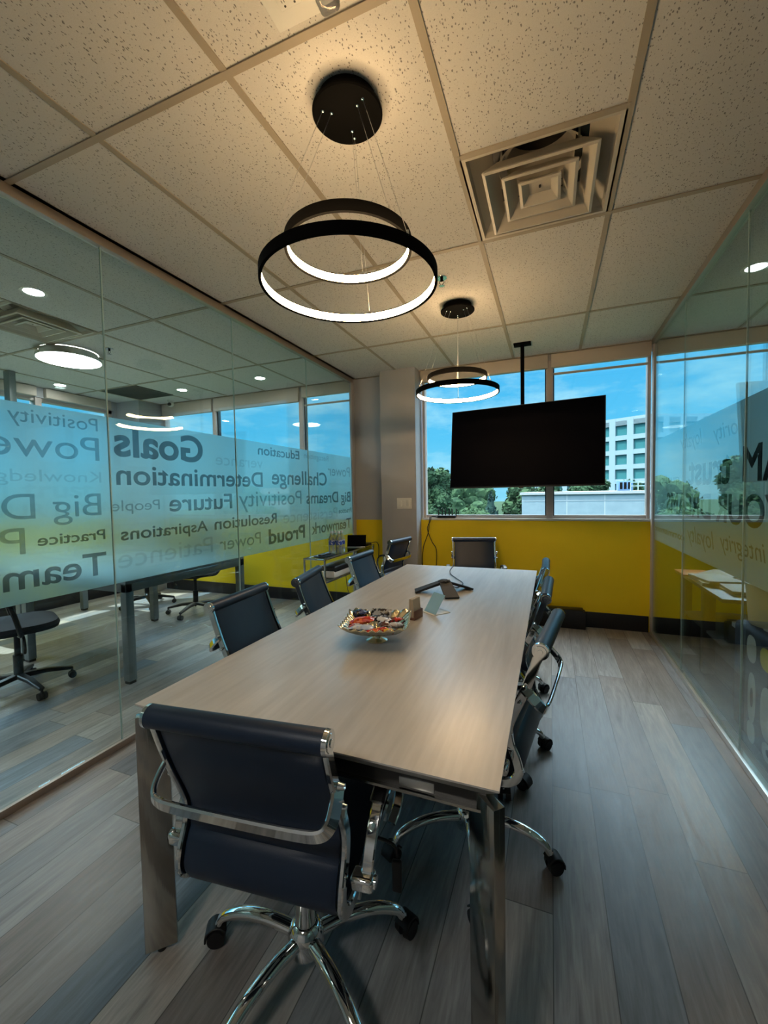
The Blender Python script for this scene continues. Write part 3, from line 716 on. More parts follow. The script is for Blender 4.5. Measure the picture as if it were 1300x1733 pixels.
pendant(.312, .737, 'large double ring pendant in the foreground, glowing warm white, under its black round canopy', (.015, -.045))
pendant(.338, 2.435, 'smaller looking double ring pendant farther off, in front of the window and the column', (-.005, -.02), z1=2.058, z2=2.16)

# ================================================================ ceiling fittings
def diffuser(loc, label):
    t = thing('air_diffuser', label, 'air vent', loc, 0, 'square ceiling air diffusers'); h = .300
    def frus(b, r0, z0, r1, z1, th=.003):
        for i in range(4):
            a = i*PI/2; R = Matrix.Rotation(a, 4, 'Z')
            q = [(-r0, r0, z0), (r0, r0, z0), (r1, r1, z1), (-r1, r1, z1)]
            b.faces.new([b.verts.new(R @ Vector(p)) for p in q])
    b = B(); frus(b, h, -.004, h-.022, -.004); frus(b, h-.022, -.004, h-.030, .02); frus(b, h-.03, .02, .19, .105); frus(b, h, -.004, h, .11)
    obj('pan', b, VENTM, t, smooth=False)
    b = B(); lathe(b, [(.19, .095), (.17, .11), (.145, .13), (.14, .30)], 36, caps=False); obj('duct_collar', b, VENTM, t)
    b = B(); cyl(b, (0, 0, .27), (0, 0, .28), .16, seg=36); frus(b, .27, .106, .14, .108); obj('duct_interior', b, BLACK, t)
    for r0, z0, r1, z1 in ((.222, -.030, .165, .035), (.150, -.024, .095, .028), (.086, -.018, .045, .012)):
        b = B(); frus(b, r0, z0, r0-.012, z0-.003); frus(b, r0-.012, z0-.003, r1, z1); frus(b, r0, z0, r0-.002, z0+.006); frus(b, r0-.002, z0+.006, r1, z1+.006)
        if r0 < .1: box(b, -r1, r1, -r1, r1, z1-.002, z1+.002)
        obj('louver', b, VENTM, t, smooth=False)
    b = B(); cyl(b, (0, 0, .002), (0, 0, .010), .005); obj('screw', b, BLACK, t)
    b = B()
    for sx in (-1, 1):
        for sy in (-1, 1): box(b, sx*.15-.004, sx*.15+.004, sy*.15-.001, sy*.15+.001, .02, .11)
    obj('hanger', b, STEEL, t)
    return t
diffuser((.915, 1.4325, ZC), 'square beige ceiling air diffuser right of the foreground pendant')
diffuser((-2.735, 1.4325, ZC), 'square ceiling air diffuser seen through the left glass wall, beside the round light')
b = B(); box(b, -.30, .30, -.27, .27, -.010, .002, .003)
for k in range(24): box(b, -.28, .28, -.25+k*.0213, -.246+k*.0213, -.013, -.009)
tag(obj('return_grille', b, mat('dark_grille', (.035, .04, .04), .6), loc=(-3.93, 3.24, ZC)), 'dark rectangular return air grille in the ceiling behind the left glass wall', 'air vent')
def sprinkler(loc, label):
    t = thing('sprinkler_head', label, 'sprinkler', loc, 0, 'ceiling sprinkler heads')
    b = B(); lathe(b, [(.0, -.002), (.032, -.004), (.034, .0)], 28); obj('escutcheon', b, CHROME, t)
    b = B(); cyl(b, (0, 0, -.02), (0, 0, 0), .009); tube(b, [(-.008, 0, -.015), (-.016, 0, -.03), (0, 0, -.045)], .002, 6); tube(b, [(.008, 0, -.015), (.016, 0, -.03), (0, 0, -.045)], .002, 6); obj('frame_arms', b, BLACKM, t)
    b = B()
    for k in range(8): box(b, .004, .018, -.003, .003, -.050, -.048, M=Matrix.Rotation(k*PI/4, 4, 'Z'))
    cyl(b, (0, 0, -.0505), (0, 0, -.046), .009); obj('deflector', b, CHROME, t)
sprinkler((.325, 2.02, ZC), 'small chrome fire sprinkler head on the ceiling between the two pendants')
sprinkler((-2.72, 2.02, ZC), 'small dark fire sprinkler head seen through the left glass wall near the round light')
def downlight(x, y, label):
    t = thing('downlight', label, 'ceiling light', (x, y, ZC), 0, 'recessed downlights')
    lm = LED_DOWN if x < 2 else LED_DIM
    b = B(); lathe(b, [(.052, .001), (.055, -.003), (.072, -.004), (.075, .0)], 32, caps=False); obj('trim_ring', b, WHITEP, t)
    b = B(); cyl(b, (0, 0, -.0025), (0, 0, -.001), .054, seg=32); obj("diffuser_lens", b, lm, t)
for x, y, l in ((-2.147, 1.122, 'bright recessed downlight nearest the camera behind the left glass wall'), (-2.125, 3.36, 'recessed downlight near the window blinds behind the left glass wall'),
                (-3.332, 3.376, 'recessed downlight beside the dark return grille'), (-4.648+.25, 2.6, 'recessed downlight near the outer windows of the left office'),
                (2.128, 2.674, 'bright recessed downlight seen through the right glass wall'), (2.3, .2, 'recessed downlight of the right room beside the camera'), (-2.1, -1.1, 'recessed downlight of the left office behind the camera')):
    downlight(x, y, l)
def disc_light(x, y, label, r=.25):
    t = thing('disc_light', label, 'ceiling light', (x, y, ZC), 0, 'round surface lights')
    b = B(); lathe(b, [(0, -.05), (.001, -.05)] if 0 else [(r-.006, -.072), (r, -.070), (r, -.050), (r-.03, -.045), (r-.03, -.004)], 48, caps=False); obj('housing', b, STEEL, t)
    b = B(); cyl(b, (0, 0, -.0735), (0, 0, -.066), r-.007, seg=48); obj('diffuser_panel', b, LED_COOL, t)
disc_light(-3.143, 1.941, 'large round white ceiling light glowing behind the left glass wall')
disc_light(.3, -1.75, 'round white fill light added on the meeting room ceiling, unseen behind the camera', .24)  # unseen lamp, added to brighten the floor and ceiling near the camera
disc_light(-2.9, -.9, 'round white fill light added on the left office ceiling, unseen behind the camera', .24)  # out of view, added as extra fill for the left office
# camera, power plate
t = thing('security_camera', 'small white dome security camera under the ceiling by the corner pier', 'camera', (-3.93, 3.74, ZC))
b = B(); lathe(b, [(.0, -.02), (.045, -.02), (.05, -.01), (.05, 0)], 28); obj('mount', b, WHITEP, t)
b = B(); bmesh.ops.create_uvsphere(b, u_segments=20, v_segments=14, radius=.042, matrix=Matrix.Translation((0, -.01, -.05))); obj('ball', b, WHITEP, t)
b = B(); cyl(b, (.01, -.03, -.055), (.02, -.06, -.065), .024, .02); obj('lens', b, BLACK, t)
t = thing('ceiling_outlet', 'white double power outlet plate on the ceiling above the foreground pendant', 'power outlet', (.345, .405, ZC), math.radians(0))
b = B(); box(b, -.115, .12, -.075, .062, -.008, 0, .003); obj('cover_plate', b, WHITEP, t)
for x in (-.045, .03):
    b = B(); box(b, x-.033, x+.033, -.017, .017, -.011, -.008, .002); o = obj('receptacle', b, WHITEP, t)
    b = B()
    for q in (-.014, .016):
        box(b, x+q-.004, x+q-.0025, -.008, -.001, -.0115, -.0108); box(b, x+q+.003, x+q+.0045, -.008, -.001, -.0115, -.0108); cyl(b, (x+q, .008, -.0115), (x+q, .008, -.0108), .003)
    obj('sockets', b, BLACK, o)
b = B(); box(b, .045, .10, -.02, .03, -.07, -.009, .01, 3); obj('plug_adapter', b, mat('clear_plastic', (.8, .8, .8), .1, trans=.8, ior=1.3), t)

# ================================================================ ceiling-hung screen
t = thing('television', 'large black flat television hanging from a ceiling pole in front of the window', 'television', (.72, 3.38, ZC))
b = B(); cyl(b, (0, .08, -.72), (0, .08, -.01), .017, seg=20); obj('pole', b, BLACKM, t)
b = B(); box(b, -.075, .075, .03, .13, -.014, -.001, .003); obj('ceiling_plate', b, BLACKM, t)
TR = Matrix.Translation((0, -.02, -.935)) @ Matrix.Rotation(math.radians(-7.4), 4, 'Z') @ Matrix.Rotation(math.radians(-7), 4, 'X')
b = B(); box(b, -.665, .665, -.015, .018, -.375, .375, .004, M=TR); box(b, -.35, .35, .018, .05, -.25, .2, .01, M=TR); obj('housing', b, BLACK, t)
b = B(); box(b, -.657, .657, -.0165, -.0145, -.362, .367, M=TR); obj('display', b, SCREEN, t, smooth=False)
b = B(); box(b, -.02, .02, -.016, 0, -.385, -.374, .002, M=TR); obj('sensor', b, BLACK, t)
b = B(); box(b, -.15, .15, .05, .062, -.12, .12, .003, M=TR); box(b, -.05, .05, .05, .10, .05, .30, .003, M=TR); obj('bracket', b, BLACKM, t)

# light switch
t = thing('light_switch', 'white triple light switch plate on the grey column', 'light switch', (-.523, 3.70, 1.227))
b = B(); box(b, -.084, .084, -.007, 0, -.058, .058, .003); obj('cover_plate', b, WHITEP, t)
for k in (-1, 0, 1):
    b = B(); box(b, k*.046-.017, k*.046+.017, -.011, -.006, -.034, .034, .003); obj('rocker', b, WHITEP, t)
# low black heater cover
t = thing('wall_heater', 'long low black heater cover on the floor along the yellow wall', 'heater', (.45, 3.80, 0))
b = B(); box(b, -.75, .82, -.05, .055, 0, .17, .006); obj('casing', b, BASEB, t)
b = B(); box(b, -.73, .80, -.056, .055, .17, .188, .004); obj('top_cap', b, BLACK, t)
# router
t = thing('router', 'black wireless router with upright antennas on the window sill', 'router', (-.10, 3.898, 1.059))
b = B(); box(b, -.10, .10, -.032, .038, 0, .028, .006, 3); obj('body', b, BLACK, t)
for k in range(6):
    x = -.095+.038*k; b = B(); box(b, x-.0065, x+.0065, .020, .028, .02, .100+.008*(k % 2), .003, M=Matrix.Rotation(math.radians((-6, 3, -3, 5, -5, 6)[k])*.6, 4, 'Y')); obj('antenna', b, BLACK, t)
def cable(pts, label, r=.004, sm=8, name='power_cable'):
    b = B(); tube(b, pts, r, 8, sm); tag(obj(name, b, BLACK), label, 'cable')
cable([(-.20, 3.90, 1.065), (-.27, 3.87, 1.075), (-.285, 3.845, 1.04), (-.30, 3.85, .9), (-.36, 3.845, .72), (-.37, 3.85, .5), (-.33, 3.85, .3), (-.32, 3.83, .01)], 'black cable running down the yellow wall from the router, left of the pair')
cable([(-.19, 3.905, 1.068), (-.26, 3.875, 1.08), (-.272, 3.843, 1.03), (-.31, 3.85, .94), (-.26, 3.85, .80), (-.21, 3.85, .70), (-.22, 3.85, .45), (-.25, 3.82, .01)], 'black cable with a kink running down the yellow wall, right of the pair')

# ================================================================ things on the table
t = thing('conference_phone', 'black three-armed conference speakerphone on the table', 'speakerphone', (.375, 1.79, TZ))
def arm(b, a, L, w0, w1, h):
    d = Vector((math.cos(a), math.sin(a), 0)); s = Vector((-math.sin(a), math.cos(a), 0)); up = Vector((0, 0, 1))
    A = [s*w0, -s*w0]; T = .011
    v = [b.verts.new(q) for q in (s*w0*.9+up*h, -s*w0*.9+up*h, d*L-s*w1+up*T, d*L+s*w1+up*T, s*w0*.9+up*(h-.016), -s*w0*.9+up*(h-.016), d*(L-.004)-s*w1+up*.001, d*(L-.004)+s*w1+up*.001)]
    for f in ((0, 1, 2, 3), (7, 6, 5, 4), (1, 5, 6, 2), (0, 3, 7, 4), (3, 2, 6, 7), (0, 4, 5, 1)): b.faces.new([v[i] for i in f])
for a, nm in ((math.radians(200), 1), (math.radians(42), 2), (math.radians(-62), 3)):
    b = B(); arm(b, a, .175, .036, .040, .072); obj('arm', b, RUBBER, t, smooth=False)
b = B(); lathe(b, [(.0, .074), (.02, .074), (.038, .066), (.038, .050), (0, .050)], 6); obj('centre_cap', b, RUBBER, t, smooth=False)
cable([(.39, 1.83, TZ+.05), (.42, 1.90, TZ+.006), (.44, 2.02, TZ+.006), (.36, 2.18, TZ+.006), (.30, 2.30, TZ+.006), (.26, 2.45, TZ+.006), (.245, 2.60, TZ+.006), (.24, 2.648, TZ+.005), (.24, 2.662, TZ-.05), (.24, 2.67, TZ-.25)], 'thin black cord from the speakerphone over the far table edge', .003, name='phone_cord')
# card holder with cards
t = thing('card_holder', 'small reddish wooden holder full of cards behind the candy dish', 'card holder', (.365, 1.24, TZ), math.radians(78))
CARDW = mat('cherry_wood', (.16, .075, .05), .4)
b = B(); box(b, -.04, .04, -.022, .022, 0, .010, .002); box(b, -.04, .04, -.022, -.017, .01, .042, .001); box(b, -.04, .04, .017, .022, .01, .042, .001); box(b, .036, .04, -.018, .018, .01, .042, .001); obj('tray', b, CARDW, t)
CC = [(.55, .48, .36), (.42, .30, .18), (.62, .58, .48), (.30, .20, .13), (.60, .50, .34), (.50, .44, .36), (.68, .64, .56)]
for k in range(7):
    b = B(); box(b, -.034, .034, -.0014, .0014, 0, .085, M=Matrix.Translation((0, -.014+.0047*k, .011)) @ Matrix.Rotation(math.radians(-4+1.2*k), 4, 'X'))
    c = obj('card', b, mat('card_%d' % k, CC[k], .6), loc=(.365, 1.24, TZ)); c.rotation_euler.z = math.radians(78)
    tag(c, ['cream card at the right end of the wooden holder', 'tan card in the wooden holder', 'pale card in the wooden holder', 'brown card in the middle of the wooden holder', 'light tan card in the wooden holder', 'grey-beige card in the wooden holder', 'off-white card at the left end of the wooden holder'][k], 'card', 'cards standing in the wooden holder')
t = thing('tent_sign', 'small blue-grey sloping sign card beside the card holder', 'sign', (.43, 1.36, TZ), math.radians(-38))
b = B(); box(b, -.045, .045, -.001, .001, 0, .105, M=Matrix.Translation((0, -.03, .003)) @ Matrix.Rotation(math.radians(-35), 4, 'X')); obj('face', b, mat('sky_blue_card', (.28, .50, .66), .25), t)
b = B(); box(b, -.047, .047, -.045, .06, 0, .003, .001); obj('base', b, WHITEP, t)

# fluted metal dish
GILT = mat('gilt_silver', (.80, .70, .50), .18, 1.0)
t = thing('candy_dish', 'square fluted silver and gold footed dish full of sweets', 'dish', (.313, .905, TZ), math.radians(15))
b = B(); NR, NA = 14, 120; rings = []
for i in range(NR+1):
    q = i/NR; ring = []
    for k in range(NA):
        a = 2*PI*k/NA; c, s = math.cos(a), math.sin(a)
        sq = 1/max(abs(c), abs(s)); sqr = min(sq, 1.30)                      # square with cut corners
        R = q*.132*(1+(sqr-1)*q)
        fl_ = math.cos(a*28)*.0045*q*q*(1 if q < .98 else 1.2)
        z = .030+.050*q**2.4+fl_+.010*q**4*(sqr-1)*3
        if q > .9: R *= 1+.015*math.cos(a*28)
        ring.append(b.verts.new((R*c, R*s, z)))
    rings.append(ring)
for A, C in zip(rings, rings[1:]):
    for k in range(NA): b.faces.new((A[k], A[(k+1) % NA], C[(k+1) % NA], C[k]))
bmesh.ops.remove_doubles(b, verts=b.verts[:], dist=1e-5)
o = obj('bowl', b, GILT, t, ang=80); sm = o.modifiers.new('thick', 'SOLIDIFY'); sm.thickness = .0022
b = B(); lathe(b, [(.040, 0), (.042, .004), (.030, .008), (.018, .014), (.016, .022), (.030, .031), (.0, .032)], 32); obj('foot', b, GILT, t)
# sweets: crumpled wrappers
def candy(x, y, z, L, W, H, rz, c1, c2, label, tails=True, name='wrapped_candy', rx=0):
    b = B(); n, m_ = 18, 12; seed = random.random()*50; rings = []
    for i in range(n):
        q = i/(n-1)*2-1; ring = []
        prof = (1-abs(q)**3.2*.92)
        if tails and abs(q) > .72: prof = .22+.78*max(0, (abs(q)-.80)/.2) if abs(q) > .80 else .24
        wid = W/2*(prof if tails else (1-.12*abs(q)**6)); hei = H/2*((1-(abs(q)/.78)**2)**.5 if abs(q) < .76 else .12)
        if not tails: hei = H/2*max(.08, (1-abs(q)**2.6))
        for k in range(m_):
            a = 2*PI*k/m_
            p = Vector((q*L/2, wid*math.cos(a), hei*math.sin(a)))
            nz = noise.noise(p*120+Vector((seed, 0, 0)))*.0035; ring.append(b.verts.new(p+Vector((nz*.3, nz, nz))))
        rings.append(ring)
    for A, C in zip(rings, rings[1:]):
        for k in range(m_): b.faces.new((A[k], A[(k+1) % m_], C[(k+1) % m_], C[k]))
    b.faces.new(rings[0][::-1]); b.faces.new(rings[-1])
    key = 'wrapper_%02d' % int(seed*100 % 97)
    m = mat(key, c1, .25); noise_col(m, c1, c2, nscale=55, lo=.47, hi=.53, detail=1)
    o = obj(name, b, m, loc=(x, y, z), ang=50); o.rotation_euler = (rx, random.uniform(-.15, .15), rz)
    tag(o, label, 'candy', 'sweets in the fluted dish')
RED, ORG, WHT, BLK, BLU, BRN, YEL = (.55, .03, .02), (.80, .14, .02), (.70, .70, .72), (.015, .012, .015), (.05, .08, .22), (.10, .03, .02), (.75, .45, .05)
zb = TZ+.055
candy(.195, .99, zb+.022, .085, .050, .030, .5, BLK, BLU, 'dark blue-black wrapped sweet at the left back corner of the dish')
candy(.250, .905, zb+.020, .100, .050, .028, .35, ORG, RED, 'bright orange wrapped sweet on the left of the dish', False)
candy(.275, .845, zb+.012, .095, .045, .022, .1, WHT, (.45, .55, .75), 'white and pale blue wrapped sweet at the front of the dish', False)
candy(.310, .945, zb+.022, .100, .042, .022, -.3, BLK, WHT, 'black and white striped candy bar across the middle', False)
candy(.300, .985, zb+.030, .090, .045, .018, .05, (.35, .37, .38), BLK, 'grey and black candy bar standing at the back of the dish', False, rx=.9)
candy(.350, .895, zb+.018, .080, .045, .026, -.9, WHT, BRN, 'clear wrapped sweet with twisted ends at centre right')
candy(.375, .850, zb+.010, .080, .035, .020, -.2, RED, YEL, 'red and yellow wrapped sweet at the front right of the dish')
candy(.325, .835, zb+.006, .070, .035, .018, .2, RED, ORG, 'small red and orange sweet at the very front edge')
candy(.395, .905, zb+.016, .075, .036, .022, 1.1, (.45, .42, .40), WHT, 'silver wrapped sweet along the right side of the dish')
candy(.365, .965, zb+.016, .080, .036, .020, .6, BRN, RED, 'brown and red wrapped sweet near the right back corner')
candy(.235, .860, zb+.008, .070, .034, .020, 1.0, (.5, .12, .12), WHT, 'pink and white sweet at the left front of the dish')
candy(.345, .93, zb+.006, .080, .036, .022, 1.6, BRN, BLK, 'dark brown sweet lying under the others')

# ================================================================ glass cart
t = thing('serving_cart', 'narrow chrome and glass cart against the left glass wall', 'cart', (-1.058, 3.245, 0))
cw, cl = .108, .555
DG = glass_mat('smoked_glass', (.38, .42, .40))
for z, nm in ((.745, 'top_shelf'), (.53, 'lower_shelf')):
    b = B()
    for s in (-1, 1): tube(b, [(s*cw, -cl, z), (s*cw, cl, z)], .009, 10); tube(b, [(-cw, s*cl, z), (cw, s*cl, z)], .009, 10)
    fr = obj('shelf_frame', b, CHROME, t)
    b = B(); box(b, -cw+.004, cw-.004, -cl+.004, cl-.004, z-.003, z+.004); obj('glass_shelf', b, DG, fr, smooth=False)
for sx in (-1, 1):
    for sy in (-1, 1):
        b = B(); cyl(b, (sx*cw, sy*cl, .03), (sx*cw, sy*cl, .755), .010); lg = obj('post', b, CHROME, t)
        b = B(); cyl(b, (sx*cw-.01, sy*cl, .02), (sx*cw+.01, sy*cl, .02), .02); obj('caster', b, RUBBER, lg)
def bottle(x, y, label):
    t = thing('water_bottle', label, 'bottle', (x, y, .750), 0, 'water bottles on the cart')
    m = PETM
    b = B(); lathe(b, [(.0, .001), (.030, 0), (.032, .008), (.032, .05), (.030, .055), (.032, .06), (.032, .075), (.0315, .078), (.0315, .128), (.032, .132), (.030, .150), (.016, .180), (.0135, .190), (.0135, .205)], 20); obj('body', b, m, t)
    b = B(); lathe(b, [(.0325, .080), (.0325, .126)], 20, caps=False); obj('label_band', b, LABM, t)
    b = B(); lathe(b, [(.0, .216), (.0145, .216), (.015, .200), (.015, .196)], 20); obj('cap', b, WHITEP, t)
PETM = mat('clear_bottle', (.75, .85, .88), .08, trans=.75, ior=1.2)
LABM = noise_col(mat('bottle_label', (.03, .08, .42), .4), (.03, .08, .42), (.65, .70, .78), (1, 1, 1), nscale=45, lo=.55, hi=.6, detail=1)
bottle(-1.10, 3.10, 'water bottle with blue label on the cart, left front one'); bottle(-1.03, 3.12, 'water bottle with blue label on the cart, right front one')
bottle(-1.105, 3.175, 'water bottle with blue label on the cart, left back one'); bottle(-1.035, 3.195, 'water bottle with blue label on the cart, right back one')
t = thing('tablet', 'black tablet leaning upright on the glass cart beside the bottles', 'tablet', (-1.045, 3.56, .751), math.radians(14))
b = B(); box(b, -.105, .105, -.004, .004, 0, .135, .003, M=Matrix.Rotation(math.radians(-14), 4, 'X')); obj('body', b, SCREEN, t)
b = B(); box(b, -.10, .10, -.02, .05, -.001, .006, .002); obj('stand', b, STEEL, t)
t = thing('remote_tray', 'flat black tray with remote controls at the front of the cart top', 'tray', (-1.05, 2.88, .750), math.radians(70))
b = B(); box(b, -.10, .10, -.055, .055, 0, .008, .003); obj('tray_base', b, BLACK, t)
b = B(); box(b, -.09, .07, -.02, .02, .008, .024, .006, 3, M=Matrix.Rotation(.2, 4, 'Z')); obj('remote_control', b, BLACK, t)
t = thing('printer', 'low dark printer with white body on the lower cart shelf', 'printer', (-1.04, 3.15, .535))
b = B(); box(b, -.085, .085, -.28, .28, 0, .07, .012, 3); obj('body', b, WHITEP, t)
b = B(); box(b, -.088, .090, -.27, .30, .055, .115, .014, 3); obj('lid', b, BLACK, t)
b = B(); box(b, -.08, .08, -.09, .09, 0, .028, .006); tag(obj('media_box', b, BLACK, loc=(-1.05, 3.72, .750)), 'small black media box at the far end of the cart top', 'electronics')
cable([(-.97, 3.78, .77), (-.90, 3.80, .78), (-.88, 3.81, .70), (-.90, 3.81, .5), (-.93, 3.81, .2), (-.93, 3.80, .01)], 'black cable hanging from the far end of the cart', .004)
cable([(-1.0, 3.2, .525), (-.99, 3.2, .40), (-.97, 3.21, .25), (-.99, 3.2, .01)], 'thin black cable hanging under the lower cart shelf', .003)

# ================================================================ left office: tables and black task chairs
GREYM = mat('grey_powdercoat', (.20, .24, .25), .4, .3)
def desk(x0, x1, y0, y1, label, legs):
    t = thing('office_table', label, 'table', ((x0+x1)/2, (y0+y1)/2, 0), 0, 'office tables of the left office')
    cx, cy = (x0+x1)/2, (y0+y1)/2
    b = B(); box(b, x0-cx, x1-cx, y0-cy, y1-cy, .725, .750, .003); obj('tabletop', b, mat('office_table_top', (.30, .36, .38), .18), t)
    b = B()
    for a in ((x0-cx, x1-cx, y0-cy, y0-cy+.05), (x0-cx, x1-cx, y1-cy-.05, y1-cy), (x0-cx, x0-cx+.05, y0-cy, y1-cy), (x1-cx-.05, x1-cx, y0-cy, y1-cy)): box(b, *a, .665, .725, .002)
    obj('frame', b, GREYM, t)
    for x, y in legs:
        b = B(); box(b, x-cx-.03, x-cx+.03, y-cy-.03, y-cy+.03, .02, .665, .003); lg = obj('leg', b, GREYM, t)
        b = B(); box(b, x-cx-.025, x-cx+.025, y-cy-.025, y-cy+.025, 0, .02); obj('foot_cap', b, BLACK, lg)
desk(-3.08, -1.84, 1.43, 2.66, 'grey office table with steel legs right behind the left glass wall', [(-1.87, 1.46), (-1.87, 2.63), (-3.05, 1.46), (-3.05, 2.63)])
desk(-4.30, -3.10, 1.43, 2.70, 'grey office table with steel legs farther from the left glass wall', [(-4.27, 2.67), (-4.27, 1.46), (-3.13, 1.46)])
def make_task():
    r = empty('task_chair')
    b = B(); n = 40; R = []
    for z, k in ((.44, .86), (.448, .97), (.47, 1.0), (.495, .95), (.502, .80)):
        R.append([b.verts.new((.25*k*math.copysign(abs(math.cos(2*PI*i/n))**.6, math.cos(2*PI*i/n)), .235*k*math.copysign(abs(math.sin(2*PI*i/n))**.6, math.sin(2*PI*i/n)), z)) for i in range(n)])
    for A, C in zip(R, R[1:]):
        for k in range(n): b.faces.new((A[k], A[(k+1) % n], C[(k+1) % n], C[k]))
    b.faces.new(R[0][::-1]); b.faces.new(R[-1]); obj('seat', b, BLACKF, r)
    b = B(); R = []
    for z, w_, y in ((.56, .19, -.235), (.60, .215, -.245), (.72, .225, -.262), (.86, .215, -.29), (.98, .18, -.32), (1.02, .13, -.33)):
        ring = []
        for k in range(9): q = k/8*2-1; ring.append(b.verts.new((w_*q, y+.045*q*q-.018, z)))
        for k in range(9): q = 1-k/8*2; ring.append(b.verts.new((w_*q, y+.045*q*q+.018, z)))
        R.append(ring)
    for A, C in zip(R, R[1:]):
        for k in range(18): b.faces.new((A[k], A[(k+1) % 18], C[(k+1) % 18], C[k]))
    b.faces.new(R[0][::-1]); b.faces.new(R[-1]); obj('backrest', b, BLACKF, r)
    b = B(); tube(b, [(0, -.05, .42), (0, -.22, .41), (0, -.29, .50), (0, -.285, .70)], .018, 10, 5); obj('back_bracket', b, BLACK, r)
    for s in (-1, 1):
        b = B(); tube(b, [(s*.12, 0, .43), (s*.27, 0, .46), (s*.285, -.03, .60), (s*.28, -.05, .675)], .015, 10, 5); a = obj('arm_post', b, BLACK, r)
        b = B(); box(b, s*.28-.04, s*.28+.04, -.16, .12, .672, .70, .012, 3); obj('arm_pad', b, BLACK, a)
    b = B(); cyl(b, (0, 0, .10), (0, 0, .26), .028); cyl(b, (0, 0, .24), (0, 0, .44), .018); box(b, -.09, .09, -.12, .12, .41, .445, .008); obj('gas_column', b, BLACK, r)
    b = B(); tube(b, [(.05, .02, .42), (.20, .02, .41), (.24, .02, .35), (.22, .02, .32)], .009, 8, 3); obj('lever', b, BLACK, r)
    for k in range(5):
        a = 2*PI*k/5+.3; d = Vector((math.cos(a), math.sin(a), 0)); sd = Vector((-math.sin(a), math.cos(a), 0))
        b = B(); sweep(b, [d*.02+Vector((0, 0, .11)), d*.15+Vector((0, 0, .105)), d*.30+Vector((0, 0, .075))], rect(.045, .03, .006), side=sd, scale=[1.1, 1, .7]); lg = obj('base_leg', b, BLACK, r)
        b = B(); c = d*.30
        for s in (-1, 1): cyl(b, c+sd*(s*.006)+Vector((0, 0, .026)), c+sd*(s*.024)+Vector((0, 0, .026)), .026, .024, 18)
        cyl(b, c+Vector((0, 0, .04)), c+Vector((0, 0, .08)), .008); obj('caster', b, RUBBER, lg)
    return r
tk = make_task()
for i, (x, y, a, lb) in enumerate(((-2.50, 1.10, -22, 'black task chair behind the left glass wall, nearest the camera'),
                                   (-3.72, 3.08, 168, 'black task chair on the far side of the office table, by the outer windows'),
                                   (-2.86, 3.02, 195, 'black task chair between the office table and the yellow wall'))):
    o = tk if i == 0 else copy_tree(tk)
    o.location = (x, y, 0); o.rotation_euler = (0, 0, math.radians(a)); tag(o, lb, 'chair', 'black task chairs of the left office')
t = thing('ceiling_post', 'grey metal ceiling post hanging down in the left office near the outer windows', 'post', (-4.27, 2.04, ZC))
b = B(); box(b, -.05, .05, -.03, .03, -.85, -.005, .003); obj('pole', b, GREYM, t)

# ================================================================ right room: worktop with papers, pouf, pot
t = thing('work_table', 'dark work table piled with papers behind the right glass wall', 'table', (2.45, 3.05, .004))
b = B(); box(b, -.50, .75, -.50, .55, .615, .640, .003); obj('tabletop', b, mat('dark_wood_top', (.05, .04, .03), .4), t)
for x, y in ((-.44, -.05), (.68, -.44), (-.44, .48), (.68, .48)):
    b = B(); box(b, x-.035, x+.035, y-.035, y+.035, 0, .615, .003); obj('leg', b, BLACK, t)
b = B(); box(b, -.46, .70, -.40, .46, .30, .32, .002); obj('lower_shelf', b, mat('shelf_dark', (.03, .03, .03), .5), t)
PC = [((.30, .27, .20), 'cream'), ((.16, .13, .09), 'tan'), ((.42, .40, .36), 'white'), ((.05, .06, .08), 'dark'), ((.35, .28, .06), 'yellowish'), ((.36, .34, .28), 'off-white')]
POS = ['at the left front corner', 'at the back left', 'in the middle', 'lying slantwise near the flower pot', 'under the others at the back', 'on top near the partition']
random.seed(3)
zz = {}
for k in range(12):
    i = k % 6; gx, gy = ((-.30, -.25), (-.25, .30), (.10, .05), (.30, -.25), (.05, .38), (-.38, .02))[i]
    z = zz.get(i, .645); h = random.uniform(.006, .022); zz[i] = z+h+.0005
    b = B(); box(b, -.11, .11, -.15, .15, 0, h, .001)
    o = obj('paper_stack' if h > .012 else 'magazine', b, mat('paper_%d' % k, PC[(k*5+i) % 6][0], .6), loc=(2.45+gx, 3.05+gy, z)); o.rotation_euler.z = random.uniform(-.9, .9)
    tag(o, '%s %s %s, work table, %s' % (PC[(k*5+i) % 6][1], 'paper stack' if h > .012 else 'magazine', POS[i], 'bottom' if k < 6 else 'top'), 'paper', 'papers piled on the work table')
for z, c, l, x, y in ((.325, (.62, .60, .52), 'white folder on the lower shelf of the work table', -.1, -.12), (.325, (.02, .05, .09), 'dark blue binder on the lower shelf of the work table', .3, -.1)):
    b = B(); box(b, -.16, .16, -.20, .20, 0, .035, .003); tag(obj('binder', b, mat('binder_'+l[:4], c, .5), loc=(2.45+x, 3.05+y, z)), l, 'binder')
b = B(); box(b, -.09, .12, -.13, .13, 0, .012, .001); o = obj('folder', b, mat('orange_folder', (.62, .16, .03), .5), loc=(2.02, 3.42, .646)); tag(o, 'orange folder at the back left corner of the work table', 'folder')
